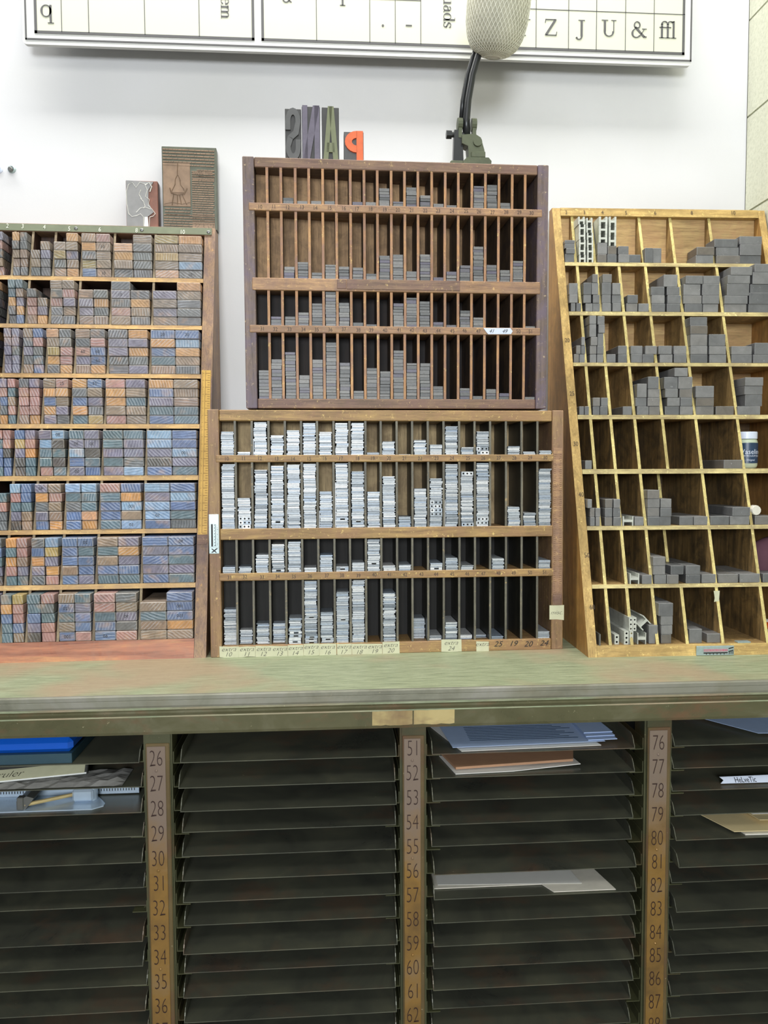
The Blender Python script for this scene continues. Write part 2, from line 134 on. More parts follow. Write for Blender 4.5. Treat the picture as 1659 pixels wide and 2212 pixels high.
def join_texts(name, items, mat, parent, size, **kw):
    # several strings as one mesh: items (string, x, y, z)
    mb = MB()
    for s, x, y, z in items:
        me = text_mesh(s, mat, size, **kw)
        mb.faces([(v.co.x + x, v.co.y + y, v.co.z + z) for v in me.vertices], [tuple(p.vertices) for p in me.polygons])
    return mb.build(name, mat, parent)
# ---------------------------------------------------------------- materials
class NT:
    def __init__(s, name):
        s.m = bpy.data.materials.new(name); s.m.use_nodes = True; s.t = s.m.node_tree; s.b = s.t.nodes['Principled BSDF']
    def n(s, ty, **kw):
        nd = s.t.nodes.new(ty)
        for k, v in kw.items(): setattr(nd, k, v)
        return nd
    def l(s, a, b): s.t.links.new(a, b)
    def val(s, x, inp):
        if isinstance(x, (int, float)): inp.default_value = x
        elif isinstance(x, tuple): inp.default_value = x
        else: s.l(x, inp)
    def coord(s, scale=(1, 1, 1), rnd=False, out='Object'):
        tc = s.n('ShaderNodeTexCoord'); mp = s.n('ShaderNodeMapping'); s.l(tc.outputs[out], mp.inputs[0]); mp.inputs['Scale'].default_value = scale
        if rnd:
            oi = s.n('ShaderNodeObjectInfo'); mu = s.n('ShaderNodeMath', operation='MULTIPLY'); s.l(oi.outputs['Random'], mu.inputs[0]); mu.inputs[1].default_value = 37.0
            cb = s.n('ShaderNodeCombineXYZ'); s.l(mu.outputs[0], cb.inputs[0]); s.l(mu.outputs[0], cb.inputs[1]); s.l(cb.outputs[0], mp.inputs['Location'])
        return mp.outputs[0]
    def noise(s, vec, scale, detail=4, rough=.6, dist=0.0):
        n = s.n('ShaderNodeTexNoise'); s.l(vec, n.inputs['Vector']); n.inputs['Scale'].default_value = scale; n.inputs['Detail'].default_value = detail
        n.inputs['Roughness'].default_value = rough; n.inputs['Distortion'].default_value = dist; return n.outputs['Fac']
    def ramp(s, fac, stops, interp='LINEAR'):
        r = s.n('ShaderNodeValToRGB'); s.l(fac, r.inputs[0]); r.color_ramp.interpolation = interp
        e = r.color_ramp.elements
        while len(e) < len(stops): e.new(.5)
        for i, (p, c) in enumerate(stops): e[i].position = p; e[i].color = c if len(c) == 4 else lin(c)
        return r.outputs[0]
    def mix(s, a, b, fac, mode='MIX'):
        m = s.n('ShaderNodeMix', data_type='RGBA', blend_type=mode); s.val(fac, m.inputs[0]); s.val(a, m.inputs[6]); s.val(b, m.inputs[7]); return m.outputs[2]
    def math(s, op, a, b=0.0):
        m = s.n('ShaderNodeMath', operation=op); s.val(a, m.inputs[0]); s.val(b, m.inputs[1]); return m.outputs[0]
    def bump(s, h, st=.3, d=.001):
        b = s.n('ShaderNodeBump'); b.inputs['Strength'].default_value = st; b.inputs['Distance'].default_value = d; s.l(h, b.inputs['Height']); s.l(b.outputs[0], s.b.inputs['Normal'])
    def fin(s, col, rough=.5, metal=0.0, spec=None):
        s.val(col, s.b.inputs['Base Color']); s.val(rough, s.b.inputs['Roughness']); s.val(metal, s.b.inputs['Metallic'])
        if spec is not None: s.b.inputs['Specular IOR Level'].default_value = spec
        return s.m
def BW(v): return (v, v, v, 1)
def plain(name, c, rough=.6, metal=0.0, var=.12, sc_=60):
    t = NT(name); n = t.noise(t.coord(), sc_, 4)
    return t.fin(t.mix(lin(c), t.ramp(n, [(.3, BW(1 - var)), (.7, BW(1 + 0 * var))]), 1.0, 'MULTIPLY'), rough, metal)
def wood(name, c1, c2, c3, axis='x', k=1.0, rough=.6, grime=None, ga=.5, wear=None, bump=.25):
    t = NT(name); st = {'x': (3, 40, 40), 'z': (40, 40, 3), 'y': (40, 3, 40)}[axis]
    v = t.coord(tuple(a * k for a in st)); g = t.noise(v, 3.2, 6, .65, .6)
    col = t.ramp(g, [(.30, c1), (.5, c2), (.72, c3)])
    blo = t.noise(t.coord(), 9 * k, 3, .5); col = t.mix(col, t.ramp(blo, [(.35, BW(.72)), (.65, BW(1.12))]), .8, 'MULTIPLY')
    fine = t.noise(v, 16, 3, .7); col = t.mix(col, t.ramp(fine, [(.36, BW(.6)), (.5, BW(1.0))]), .7, 'MULTIPLY')
    if grime is not None:
        gr = t.noise(t.coord(), 24, 5, .7, .8); col = t.mix(col, lin(grime), t.math('MULTIPLY', t.ramp(gr, [(.42, BW(0)), (.62, BW(1))]), ga))
    if wear is not None:
        wr = t.noise(t.coord((1, 1, 1)), 130, 4, .8); col = t.mix(col, lin(wear), t.math('MULTIPLY', t.ramp(wr, [(.60, BW(0)), (.68, BW(1))]), .75))
    t.bump(fine, bump, .0006); return t.fin(col, rough)
M = {}
M['wall'] = (lambda t: (t.bump(t.noise(t.coord(), 220, 3), .12, .0006), t.fin(t.mix(lin((208, 209, 213)), lin((200, 201, 202)), t.ramp(t.noise(t.coord(), 2.2, 3), [(.35, BW(0)), (.7, BW(1))])), .55))[1])(NT('painted_wall'))
def blockwall():
    t = NT('painted_block_wall'); v = t.coord(); n = t.noise(v, 160, 5, .7); t.bump(n, .5, .002)
    return t.fin(t.mix(lin((206, 208, 188)), lin((186, 189, 168)), t.ramp(n, [(.3, BW(1)), (.55, BW(0))])), .6)
M['block'] = blockwall(); M['mortar'] = plain('mortar_joint', (180, 182, 160), .7)
M['floor'] = plain('floor_tile', (120, 116, 108), .5)
M['up_v'] = wood('upper_case_wood_v', (90, 76, 70), (120, 102, 94), (142, 120, 104), 'z', 1, .55, (104, 92, 118), .55, (214, 190, 150))
M['up_h'] = wood('upper_case_wood_h', (98, 76, 62), (132, 104, 84), (154, 124, 94), 'x', 1, .55, (120, 88, 84), .5, (210, 180, 120))
M['up_sh'] = wood('upper_case_shelf', (136, 104, 80), (172, 134, 100), (196, 158, 110), 'x', 1.3, .55, (132, 104, 92), .55, (220, 180, 120))
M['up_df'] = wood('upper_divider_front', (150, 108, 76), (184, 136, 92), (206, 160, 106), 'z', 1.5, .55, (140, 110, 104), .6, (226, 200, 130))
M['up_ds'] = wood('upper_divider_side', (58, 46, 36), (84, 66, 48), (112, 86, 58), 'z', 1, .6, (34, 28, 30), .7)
M['up_back'] = wood('upper_back_board', (140, 112, 82), (176, 142, 104), (194, 160, 118), 'z', .7, .7, (80, 62, 46), .5)
M['up_backd'] = wood('upper_back_board_dark', (18, 14, 13), (28, 20, 18), (42, 30, 24), 'z', .7, .7, (20, 18, 20), .5)  # darker board colour behind the two bottom rows
M['mid_v'] = wood('lower_case_wood_v', (114, 90, 66), (150, 120, 84), (172, 140, 96), 'z', 1, .55, (146, 112, 92), .6, (226, 196, 130))
M['mid_h'] = wood('lower_case_wood_h', (126, 98, 62), (164, 132, 84), (192, 158, 98), 'x', 1, .55, (150, 112, 84), .55, (236, 206, 128))
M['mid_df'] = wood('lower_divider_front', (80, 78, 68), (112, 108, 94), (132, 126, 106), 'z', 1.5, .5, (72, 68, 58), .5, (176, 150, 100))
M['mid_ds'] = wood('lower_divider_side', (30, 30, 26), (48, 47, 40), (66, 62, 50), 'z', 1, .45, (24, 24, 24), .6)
M['mid_back'] = wood('lower_back_board', (140, 122, 90), (172, 150, 112), (190, 168, 126), 'z', .7, .7, (96, 78, 56), .5)
M['mid_backd'] = wood('lower_back_board_dark', (14, 14, 12), (22, 21, 19), (32, 30, 26), 'z', .7, .7, (18, 18, 18), .5)  # near-black colour for the lower part of the back panel
M['l_rail'] = wood('left_case_shelf_edge', (158, 124, 84), (202, 164, 108), (222, 188, 124), 'x', 1, .5, (150, 124, 96), .55, (240, 216, 140))
M['l_side'] = wood('left_case_side', (122, 98, 80), (156, 126, 98), (180, 148, 108), 'z', 1, .55, (112, 92, 96), .5, (196, 150, 90))
M['l_div'] = wood('left_case_divider', (110, 96, 78), (150, 134, 108), (176, 158, 124), 'z', 1, .6, (80, 62, 48), .4)
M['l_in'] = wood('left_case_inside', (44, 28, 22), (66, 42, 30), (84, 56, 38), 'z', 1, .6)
M['l_bot'] = wood('left_case_bottom_rail', (120, 66, 50), (182, 118, 88), (222, 170, 112), 'x', .34, .5, (150, 110, 92), .45, None, .4)
M['green'] = plain('worn_green_paint', (104, 112, 88), .5, 0, .25, 40)
M['r_frame'] = wood('right_case_frame', (160, 130, 76), (198, 164, 100), (218, 186, 118), 'z', 1, .5, (140, 116, 66), .45, (236, 210, 130))
M['r_frameh'] = wood('right_case_frame_h', (160, 130, 76), (198, 166, 102), (220, 190, 120), 'x', 1, .5, (140, 116, 66), .45, (236, 210, 130))
M['r_edge'] = wood('right_case_edges', (170, 152, 104), (206, 190, 134), (228, 212, 150), 'x', 1, .5, (140, 122, 92), .6, (244, 236, 170))
M['r_edgev'] = wood('right_case_edges_v', (186, 168, 106), (216, 200, 132), (236, 222, 150), 'z', 1, .5, (150, 130, 80), .5, (250, 240, 170))
M['r_in'] = wood('right_case_inside', (140, 112, 70), (176, 144, 92), (202, 170, 110), 'z', 1, .6, (78, 62, 40), .6, None)
M['r_in2'] = wood('right_case_inside_oily', (96, 82, 58), (150, 122, 78), (190, 156, 98), 'z', .8, .45, (56, 52, 44), .6, None)
M['r_back'] = wood('right_case_back', (176, 144, 96), (200, 168, 114), (216, 186, 130), 'x', .7, .65, (176, 130, 96), .4)
M['r_back2'] = wood('right_case_back_stained', (92, 78, 56), (124, 100, 70), (152, 124, 86), 'x', .7, .65, (44, 40, 36), .6)
M['r_side'] = wood('right_case_outer_side', (154, 110, 60), (188, 140, 78), (208, 162, 92), 'z', .6, .5, (120, 96, 56), .4)
M['dark_num'] = plain('stamped_ink', (62, 48, 42), .6); M['white_num'] = plain('white_stamped_number', (214, 218, 204), .6); M['ink'] = plain('black_ink', (28, 27, 28), .5)
def leads(name, a, b, c, metal, rough, tint):
    t = NT(name); oi = t.n('ShaderNodeObjectInfo'); g = t.n('ShaderNodeNewGeometry')
    r = t.math('FRACT', t.math('ADD', t.math('MULTIPLY', oi.outputs['Random'], 7.3), g.outputs['Random Per Island']))
    col = t.ramp(r, [(0, a), (.3, b), (.6, c), (.8, b), (1, tint)]); n = t.noise(t.coord((1, 1, 3), True), 260, 3, .7)
    col = t.mix(col, t.ramp(n, [(.34, BW(.45)), (.5, BW(1))]), .55, 'MULTIPLY'); t.bump(n, .25, .0004); return t.fin(col, rough, metal)
M['lead'] = leads('bright_type_metal', (116, 126, 136), (176, 184, 192), (222, 224, 226), .15, .4, (160, 176, 196))
M['slab'] = leads('inked_spacer', (82, 84, 86), (106, 107, 108), (126, 125, 124), .1, .45, (94, 90, 108))
def tinted(name, attr):
    t = NT(name)
    if attr: a = t.n('ShaderNodeAttribute', attribute_name='tint'); base = a.outputs['Color']; rnd = False
    else: a = t.n('ShaderNodeObjectInfo'); base = a.outputs['Color']; rnd = True
    v = t.coord((1, 1, 1), rnd); n1 = t.noise(v, 70, 4, .6, 1.2)
    vr = t.n('ShaderNodeVectorRotate', rotation_type='Y_AXIS'); t.l(v, vr.inputs['Vector']); t.l(t.math('MULTIPLY', a.outputs['Random'] if rnd else .3, 9.0), vr.inputs['Angle'])
    w = t.n('ShaderNodeTexWave', wave_type='BANDS', bands_direction='DIAGONAL'); t.l(vr.outputs[0], w.inputs[0]); w.inputs['Scale'].default_value = 95; w.inputs['Distortion'].default_value = 3.5; w.inputs['Detail'].default_value = 3; w.inputs['Detail Scale'].default_value = .6
    col = t.mix(base, t.ramp(n1, [(.3, BW(.62)), (.55, BW(1)), (.75, BW(1.35))]), .85, 'MULTIPLY')
    col = t.mix(col, lin((196, 160, 128)), t.math('MULTIPLY', t.ramp(t.noise(v, 38, 2), [(.56, BW(0)), (.72, BW(1))]), .38))
    col = t.mix(col, lin((206, 212, 222)), t.math('MULTIPLY', t.ramp(w.outputs['Fac'], [(.72, BW(0)), (.97, BW(1))]), t.math('MULTIPLY', t.ramp(t.noise(v, 25, 2), [(.42, BW(0)), (.62, BW(1))]), .36)))
    t.bump(t.math('ADD', n1, w.outputs['Fac']), .35, .0006); return t.fin(col, .42)
M['medge'] = plain('rubbed_metal_edge', (150, 151, 152), .4, .1, .35, 200)
def fedge():
    t = NT('rubbed_wood_edge'); oi = t.n('ShaderNodeObjectInfo'); return t.fin(t.mix(t.mix(oi.outputs['Color'], lin((196, 190, 182)), .45), t.ramp(t.noise(t.coord((1, 1, 1), True), 120, 4), [(.35, BW(.5)), (.55, BW(1))]), .8, 'MULTIPLY'), .4)
M['furnedge'] = fedge()
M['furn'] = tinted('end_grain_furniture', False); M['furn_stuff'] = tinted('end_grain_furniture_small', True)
def metalblock():
    t = NT('grey_metal_furniture'); oi = t.n('ShaderNodeObjectInfo'); v = t.coord((1, 1, 1), True)
    col = t.ramp(oi.outputs['Random'], [(0, (98, 100, 102)), (.5, (118, 119, 120)), (.8, (132, 132, 132)), (1, (108, 102, 94))])
    n = t.noise(v, 45, 5, .7, .5); col = t.mix(col, t.ramp(n, [(.3, BW(.72)), (.6, BW(1.05)), (.8, BW(1.3))]), .8, 'MULTIPLY')
    col = t.mix(col, lin((188, 190, 192)), t.math('MULTIPLY', t.ramp(t.noise(v, 150, 4, .8), [(.66, BW(0)), (.72, BW(1))]), .6))
    t.bump(n, .2, .0005); return t.fin(col, .42, .1)
M['mblock'] = metalblock(); M['pale'] = plain('cast_pale_metal', (206, 210, 202), .4, .2, .25, 120)
def counter():
    t = NT('worn_green_worktop'); v = t.coord((3, 40, 40)); g = t.noise(v, 6, 6, .7, .4)
    col = t.ramp(g, [(.3, (116, 124, 98)), (.5, (150, 159, 128)), (.7, (176, 182, 152))])
    pat = t.noise(t.coord(), 3.2, 3); col = t.mix(col, lin((172, 142, 118)), t.math('MULTIPLY', t.ramp(pat, [(.48, BW(0)), (.60, BW(1))]), .62))
    sp = t.noise(t.coord((1, 2.5, 1)), 110, 3, .8); col = t.mix(col, lin((216, 208, 160)), t.math('MULTIPLY', t.ramp(sp, [(.68, BW(0)), (.73, BW(1))]), .7))
    fi = t.noise(v, 30, 3, .7); col = t.mix(col, t.ramp(fi, [(.35, BW(.7)), (.5, BW(1))]), .6, 'MULTIPLY'); t.bump(g, .25, .0008); return t.fin(col, .5)
M['counter'] = counter()
def enamel(name, a, b, c, rust, rough, amt=.5, rnd=False):
    t = NT(name); v = t.coord((1, 1, 1), rnd); n = t.noise(v, 7, 5, .65, .6); col = t.ramp(n, [(.3, a), (.5, b), (.7, c)])
    col = t.mix(col, lin(rust), t.math('MULTIPLY', t.ramp(t.noise(t.coord((1, 1, 2), rnd), 5, 5, .7), [(.52, BW(0)), (.64, BW(1))]), amt))
    sp = t.noise(t.coord((1, 1, 1), rnd), 85, 4, .85); col = t.mix(col, lin((196, 190, 156)), t.math('MULTIPLY', t.ramp(sp, [(.68, BW(0)), (.72, BW(1))]), .7))
    t.bump(n, .2, .001); return t.fin(col, t.ramp(n, [(.3, BW(rough)), (.7, BW(rough + .2))]), .25)
M['apron'] = enamel('chipped_olive_enamel', (88, 88, 64), (100, 98, 72), (122, 120, 98), (124, 92, 70), .22, .75)
M['edging'] = enamel('worn_steel_edging', (112, 112, 98), (136, 136, 122), (150, 148, 140), (128, 120, 100), .3, .4)
M['cab'] = enamel('olive_cabinet_paint', (58, 60, 40), (72, 74, 50), (84, 84, 58), (92, 72, 48), .4, .5)
M['post'] = enamel('brown_olive_post_paint', (84, 72, 46), (100, 84, 54), (112, 96, 62), (104, 74, 58), .4, .6)
M['tray'] = enamel('dark_galley_steel', (72, 74, 68), (92, 94, 82), (110, 110, 92), (120, 92, 74), .25, .5, True)
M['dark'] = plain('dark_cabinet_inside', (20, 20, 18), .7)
def brass():
    t = NT('aged_brass_plate'); n = t.noise(t.coord((1, 1, 1)), 16, 4); col = t.ramp(n, [(.3, (122, 96, 58)), (.5, (150, 116, 62)), (.7, (146, 122, 88))])
    z = t.n('ShaderNodeSeparateXYZ'); t.l(t.coord(), z.inputs[0]); f = t.ramp(t.math('ADD', z.outputs[2], t.math('MULTIPLY', n, .25)), [(.80, BW(0)), (.92, BW(1))])
    return t.fin(t.mix(col, lin((138, 122, 110)), f), .35, .4)
M['brass'] = brass(); M['num'] = plain('number_enamel', (48, 24, 18), .5)
M['paper'] = plain('paper', (226, 226, 222), .7, 0, .05); M['tape'] = plain('masking_tape', (208, 208, 178), .7, 0, .12); M['manila'] = plain('manila_paper', (222, 204, 158), .7, 0, .06)
M['bluep'] = plain('pale_blue_paper', (172, 194, 232), .7, 0, .06); M['kraft'] = plain('kraft_envelope', (176, 136, 106), .7, 0, .1)
M['blue'] = plain('blue_plastic', (14, 84, 190), .3, 0, .05); M['teal'] = plain('dark_teal_card', (40, 70, 84), .5)
M['steel'] = plain('bright_steel', (190, 208, 226), .25, .35, .08); M['steeld'] = plain('dull_steel', (120, 122, 120), .4, .6)
M['plate'] = plain('zinc_name_plate', (178, 196, 198), .35, .4, .15, 200); M['pink'] = plain('pink_enamel', (206, 120, 140), .5); M['black'] = plain('black_paint', (26, 27, 30), .4)
M['board'] = plain('chart_board', (203, 204, 203), .5, 0, .02, 6); M['cream'] = plain('chart_cell_tint', (199, 201, 184), .55, 0, .02, 6); M['line'] = plain('chart_ink', (82, 82, 84), .6)
M['lamp'] = enamel('green_cast_iron', (66, 72, 56), (88, 94, 74), (104, 112, 88), (120, 96, 78), .4, .5); M['iron'] = plain('black_iron_arm', (52, 54, 56), .3, .5)
M['thread'] = plain('white_thread', (236, 236, 222), .7, 0, .1, 200); M['core'] = plain('pink_grey_spool', (186, 184, 166), .8, 0, .3, 30)
M['t_grey'] = plain('grey_inked_wood', (88, 89, 90), .5, 0, .25); M['t_dark'] = plain('dark_inked_wood', (62, 62, 62), .5, 0, .3); M['t_purple'] = plain('purple_grey_ink', (104, 98, 116), .5, 0, .3)
M['t_green'] = plain('olive_inked_wood', (118, 124, 92), .5, 0, .2); M['t_orange'] = plain('orange_inked_wood', (232, 108, 56), .5, 0, .2, 90); M['red'] = plain('red_plastic', (190, 40, 34), .35)
M['copper'] = plain('tarnished_copper', (134, 112, 92), .35, .4, .4, 40); M['copperg'] = plain('verdigris_ground', (92, 96, 82), .4, .3, .35, 50); M['zinc'] = plain('grey_zinc', (136, 136, 136), .4, .3, .2)
M['zincl'] = plain('bright_zinc_line', (214, 214, 208), .4, .3); M['redwood'] = plain('reddish_wood_block', (134, 88, 72), .5, 0, .35)
M['rule'] = plain('yellow_boxwood_rule', (214, 172, 84), .45, 0, .2, 90); M['rulek'] = plain('rule_marks', (110, 78, 40), .6)
M['cloth'] = plain('maroon_cloth', (98, 62, 76), .85); M['jar'] = plain('pale_green_jar', (186, 198, 176), .2, 0, .04); M['lid'] = plain('white_blue_lid', (214, 224, 244), .35, 0, .04); M['navy'] = plain('navy_label', (36, 62, 92), .35)
M['orange'] = plain('orange_plastic', (206, 78, 26), .3); M['cork'] = plain('brown_cork', (150, 84, 62), .6); M['whitep'] = plain('white_plastic', (230, 226, 214), .35)
M['patina'] = enamel('chipped_cream_paint', (150, 126, 88), (196, 178, 126), (214, 200, 152), (128, 104, 84), .5, .7); M['bag'] = plain('crumpled_clear_bag', (140, 140, 138), .15, 0, .3, 30)
# ---------------------------------------------------------------- room shell
def shell(name, x0, x1, y0, y1, z0, z1, m):
    mb = MB(); mb.box(x0, x1, y0, y1, z0, z1); return tag(mb.build(name, m), kind='structure')
YW = .47; XW = .838
shell('wall_back', -2.6, XW, YW, YW + .1, 0, 3.0, M['wall'])
shell('floor', -2.6, XW + .1, -4.2, YW + .1, -.1, 0, M['floor'])
# cinder block wall on the right: real blocks with recessed joints
mb = MB(); mb.box(XW + .003, XW + .12, -3.2, YW + .1, 0, 3.0, 1)
zj = 1.9588 - .188 * 10; k = 0
while zj < 3.0:
    y = YW + (0 if k % 2 else .19)
    while y > -3.2:
        y0, y1 = max(y - .39, -3.2), min(y, YW)
        if y1 - y0 > .02: mb.box(XW, XW + .02, y0 + .002, y1 - .002, max(zj + .002, 0), min(zj + .186, 3.0), 0)
        y -= .39
    zj += .188; k += 1
tag(mb.build('wall_right', [M['block'], M['mortar']]), kind='structure')
for i, (x, z) in enumerate(D['hole']):
    mb = MB(); T = Matrix.Translation((x, YW, z)) @ Matrix.Rotation(pi / 2, 4, 'X')
    mb.lathe([(.0075, -.0002), (.0075, .002), (.005, .004), (.0048, .001), (.0025, .0008)], 14, 0, T)
    if i == 0: mb.lathe([(.0032, .001), (.0046, .009), (.003, .011)], 8, 1, T @ Matrix.Rotation(.25, 4, 'X'))
    tag(mb.build('wall_anchor', [M['lid'] if i else M['plate'], M['steeld']]), ['dark screw sticking out of a hole in the white wall above the left case', 'white plug at the left edge of the photo beside the dark wall screw'][i], 'wall anchor')
# ---------------------------------------------------------------- generic type case
_u = 'zero one two three four five six seven eight nine ten eleven twelve thirteen fourteen fifteen sixteen seventeen eighteen nineteen'.split()
_t = 'x x twenty thirty forty fifty sixty seventy eighty ninety'.split()
def nw(n): return _u[n] if n < 20 else _t[n // 10] + ('' if n % 10 == 0 else '-' + _u[n % 10])
def ow(n):
    if n >= 20 and n % 10: return _t[n // 10] + '-' + ow(n % 10)
    s = nw(n); return {'one': 'first', 'two': 'second', 'three': 'third', 'five': 'fifth', 'eight': 'eighth', 'nine': 'ninth', 'twelve': 'twelfth'}.get(s, s[:-1] + 'ieth' if s.endswith('y') else s + 'th')
ORD = ['bottom', 'second', 'third', 'fourth', 'fifth', 'sixth', 'seventh', 'eighth', 'ninth', 'tenth']
def th(n): return ow(n)
def lead_case(key, Mx, d, mats, depth, label, numbers, nmat, back, dback):
    root = empty('type_case', Mx); tag(root, label, 'type case')
    O = d['outer']; I = d['inner']; fr, fh, sh, df, ds, bk, bkd = mats
    E = .0006
    bk_ = lambda x: .033 + .057 * (x - I[0]) / (I[1] - I[0])
    def pc(name, b, m, f=None):
        q = MB(); q.cbox(*b, .0012); return q.build(name, m, root)
    pc('side_rail', (O[0], I[0], 0, depth, O[2], O[3]), fr); pc('side_rail', (I[1], O[1], 0, depth, O[2], O[3]), fr)
    pc('top_rail', (I[0] + E, I[1] - E, .0004, depth, I[3], O[3] - E), fh); pc('bottom_rail', (I[0] + E, I[1] - E, .0004, depth, O[2], I[2]), fh)
    zs = [I[2]] + sum([[s[2], s[3]] for s in d['sh'][::-1]], []) + [I[3]]
    rows = [(zs[6], zs[7]), (zs[4], zs[5]), (zs[2], zs[3]), (zs[0], zs[1])]
    mb = MB()
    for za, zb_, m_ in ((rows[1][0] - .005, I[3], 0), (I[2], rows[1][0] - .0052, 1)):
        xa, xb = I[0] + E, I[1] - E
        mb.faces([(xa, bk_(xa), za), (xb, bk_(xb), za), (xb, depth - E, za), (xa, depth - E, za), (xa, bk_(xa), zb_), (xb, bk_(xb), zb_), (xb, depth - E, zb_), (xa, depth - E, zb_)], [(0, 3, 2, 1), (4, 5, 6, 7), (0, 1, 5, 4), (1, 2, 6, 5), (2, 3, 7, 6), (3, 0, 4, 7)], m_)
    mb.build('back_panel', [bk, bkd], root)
    for s in d['sh']:
        q = MB(); q.cbox(s[0], s[1], -.0015, .0325, s[2], s[3], .001); q.faces([(I[0] + E, .0326, s[2]), (I[1] - E, .0326, s[2]), (I[1] - E, bk_(I[1] - E) - E, s[2]), (I[0] + E, .0328, s[2]), (I[0] + E, .0326, s[3]), (I[1] - E, .0326, s[3]), (I[1] - E, bk_(I[1] - E) - E, s[3]), (I[0] + E, .0328, s[3])], [(0, 3, 2, 1), (4, 5, 6, 7), (0, 1, 5, 4), (1, 2, 6, 5), (2, 3, 7, 6), (3, 0, 4, 7)]); q.build('shelf', sh, root)
    X = [I[0]] + list(d['div']) + [I[1]]
    for r, (z0, z1) in enumerate(rows):
        for x in d['div']:
            q = MB(); w = .0021 if key == 'up' else .0018; j = random.uniform(-.0004, .0004)
            fr_ = .0012 if key == 'up' else .002
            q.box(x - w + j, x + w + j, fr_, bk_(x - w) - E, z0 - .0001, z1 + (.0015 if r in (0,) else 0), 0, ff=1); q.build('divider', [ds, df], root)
    for si, names in numbers:
        s = d['sh'][si]
        cen = [(X[k] + X[k + 1]) / 2 for k in range(21)]
        for k, t in enumerate(names): put_text('stamped_number', t, nmat, root, cen[k] + random.uniform(-.001, .001), -.0018, (s[2] + s[3]) / 2 + random.uniform(-.0006, .0006), .0088, xs=.85)
    return root, X, rows
MU, MM = mat4(D['M_up']), mat4(D['M_mid'])
ML, MR = mat4(D['M_left']), mat4(D['M_right'])
n1 = [str(k) for k in range(10, 31)]; n2 = [str(k) for k in range(31, 52)]
umats = (M['up_v'], M['up_h'], M['up_sh'], M['up_df'], M['up_ds'], M['up_back'], M['up_backd'])
mmats = (M['mid_v'], M['mid_h'], M['mid_h'], M['mid_df'], M['mid_ds'], M['mid_back'], M['mid_backd'])
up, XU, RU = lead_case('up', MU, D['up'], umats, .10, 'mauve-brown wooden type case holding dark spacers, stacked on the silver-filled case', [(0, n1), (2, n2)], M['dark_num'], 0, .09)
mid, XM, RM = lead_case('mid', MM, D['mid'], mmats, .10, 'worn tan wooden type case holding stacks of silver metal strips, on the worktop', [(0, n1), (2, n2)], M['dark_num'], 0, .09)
# blank cover strip on the upper case's wide shelf
s = D['up']['sh'][1]
mb = MB(); mb.cbox(s[0] + .137, s[0] + .152, -.0028, -.0015, s[2] + .004, s[3] - .001, .0004); mb.cbox(s[0] + .153, s[0] + .34, -.003, -.0015, s[2] + .003, s[3] - .0005, .0004); mb.build('patch_strip', M['up_h'], up)
mb = MB(); s = D['up']['sh'][2]; cx = [(XU[k] + XU[k + 1]) / 2 for k in (17, 18)]
mb.prismy([(cx[0] - .014, s[3] - .0012), (cx[0] - .009, s[2] + .004), (cx[0] - .006, s[2] + .0006), (cx[1] + .010, s[2] + .0012), (cx[1] + .013, s[2] + .006), (cx[1] + .009, s[3] - .0008)], -.0026, -.0016); t_ = mb.build('paper_label', M['lid'], up)
join_texts('handwriting', [('41', cx[0], -.0031, (s[2] + s[3]) / 2), ('49', cx[1], -.0031, (s[2] + s[3]) / 2)], M['ink'], t_, .0085, shear=.4)
# ---------------------------------------------------------------- stacks of strips in the two lead cases
RN = ['top', 'third', 'third', 'bottom']; RN = ['top', 'second', 'third', 'bottom']
def perforated(mb, x0, x1, y0, y1, z0, z1, holes, vertical=False):
    # a spacer bar with round holes running in from its front face
    n = holes; L = (z1 - z0) if vertical else (x1 - x0)
    for i in range(n):
        if vertical: a0, a1, b0, b1 = x0, x1, z0 + L * i / n, z0 + L * (i + 1) / n
        else: a0, a1, b0, b1 = x0 + L * i / n, x0 + L * (i + 1) / n, z0, z1
        cx_, cz = (a0 + a1) / 2, (b0 + b1) / 2; r = min(a1 - a0, b1 - b0) * .24
        out = [(a1, cz), (a1, b1), (cx_, b1), (a0, b1), (a0, cz), (a0, b0), (cx_, b0), (a1, b0)]
        inn = [(cx_ + r * cos(pi / 4 * k), cz + r * sin(pi / 4 * k)) for k in range(8)]
        P = [(x, y0, z) for x, z in out] + [(x, y0, z) for x, z in inn] + [(x, y0 + .006, z) for x, z in inn]
        fs = [(k, (k + 1) % 8, 8 + (k + 1) % 8, 8 + k) for k in range(8)] + [(8 + k, 8 + (k + 1) % 8, 16 + (k + 1) % 8, 16 + k) for k in range(8)] + [tuple(range(23, 15, -1))]
        mb.faces(P, fs, [0] * 8 + [1] * 9)
    p = [(x0, y0, z0), (x1, y0, z0), (x1, y1, z0), (x0, y1, z0), (x0, y0, z1), (x1, y0, z1), (x1, y1, z1), (x0, y1, z1)]
    mb.faces(p, [(0, 3, 2, 1), (4, 5, 6, 7), (1, 2, 6, 5), (2, 3, 7, 6), (3, 0, 4, 7)])
PERF = {(0, 16): [0, 1], (1, 1): [0, 1, 2], (1, 13): [9, 10, 11, 12], (1, 15): [0, -1], (1, 16): [1, 2]}
SLOT = {(1, 3): [4], (1, 7): [7], (1, 8): [4], (2, 3): [1], (2, 7): [1], (2, 9): [6], (2, 13): [1], (3, 4): [1, 5, 7], (3, 5): [0, 2, 3, 18], (3, 6): [2], (3, 7): [20]}
pieces = []          # (thickness, case, row, col, index, box)
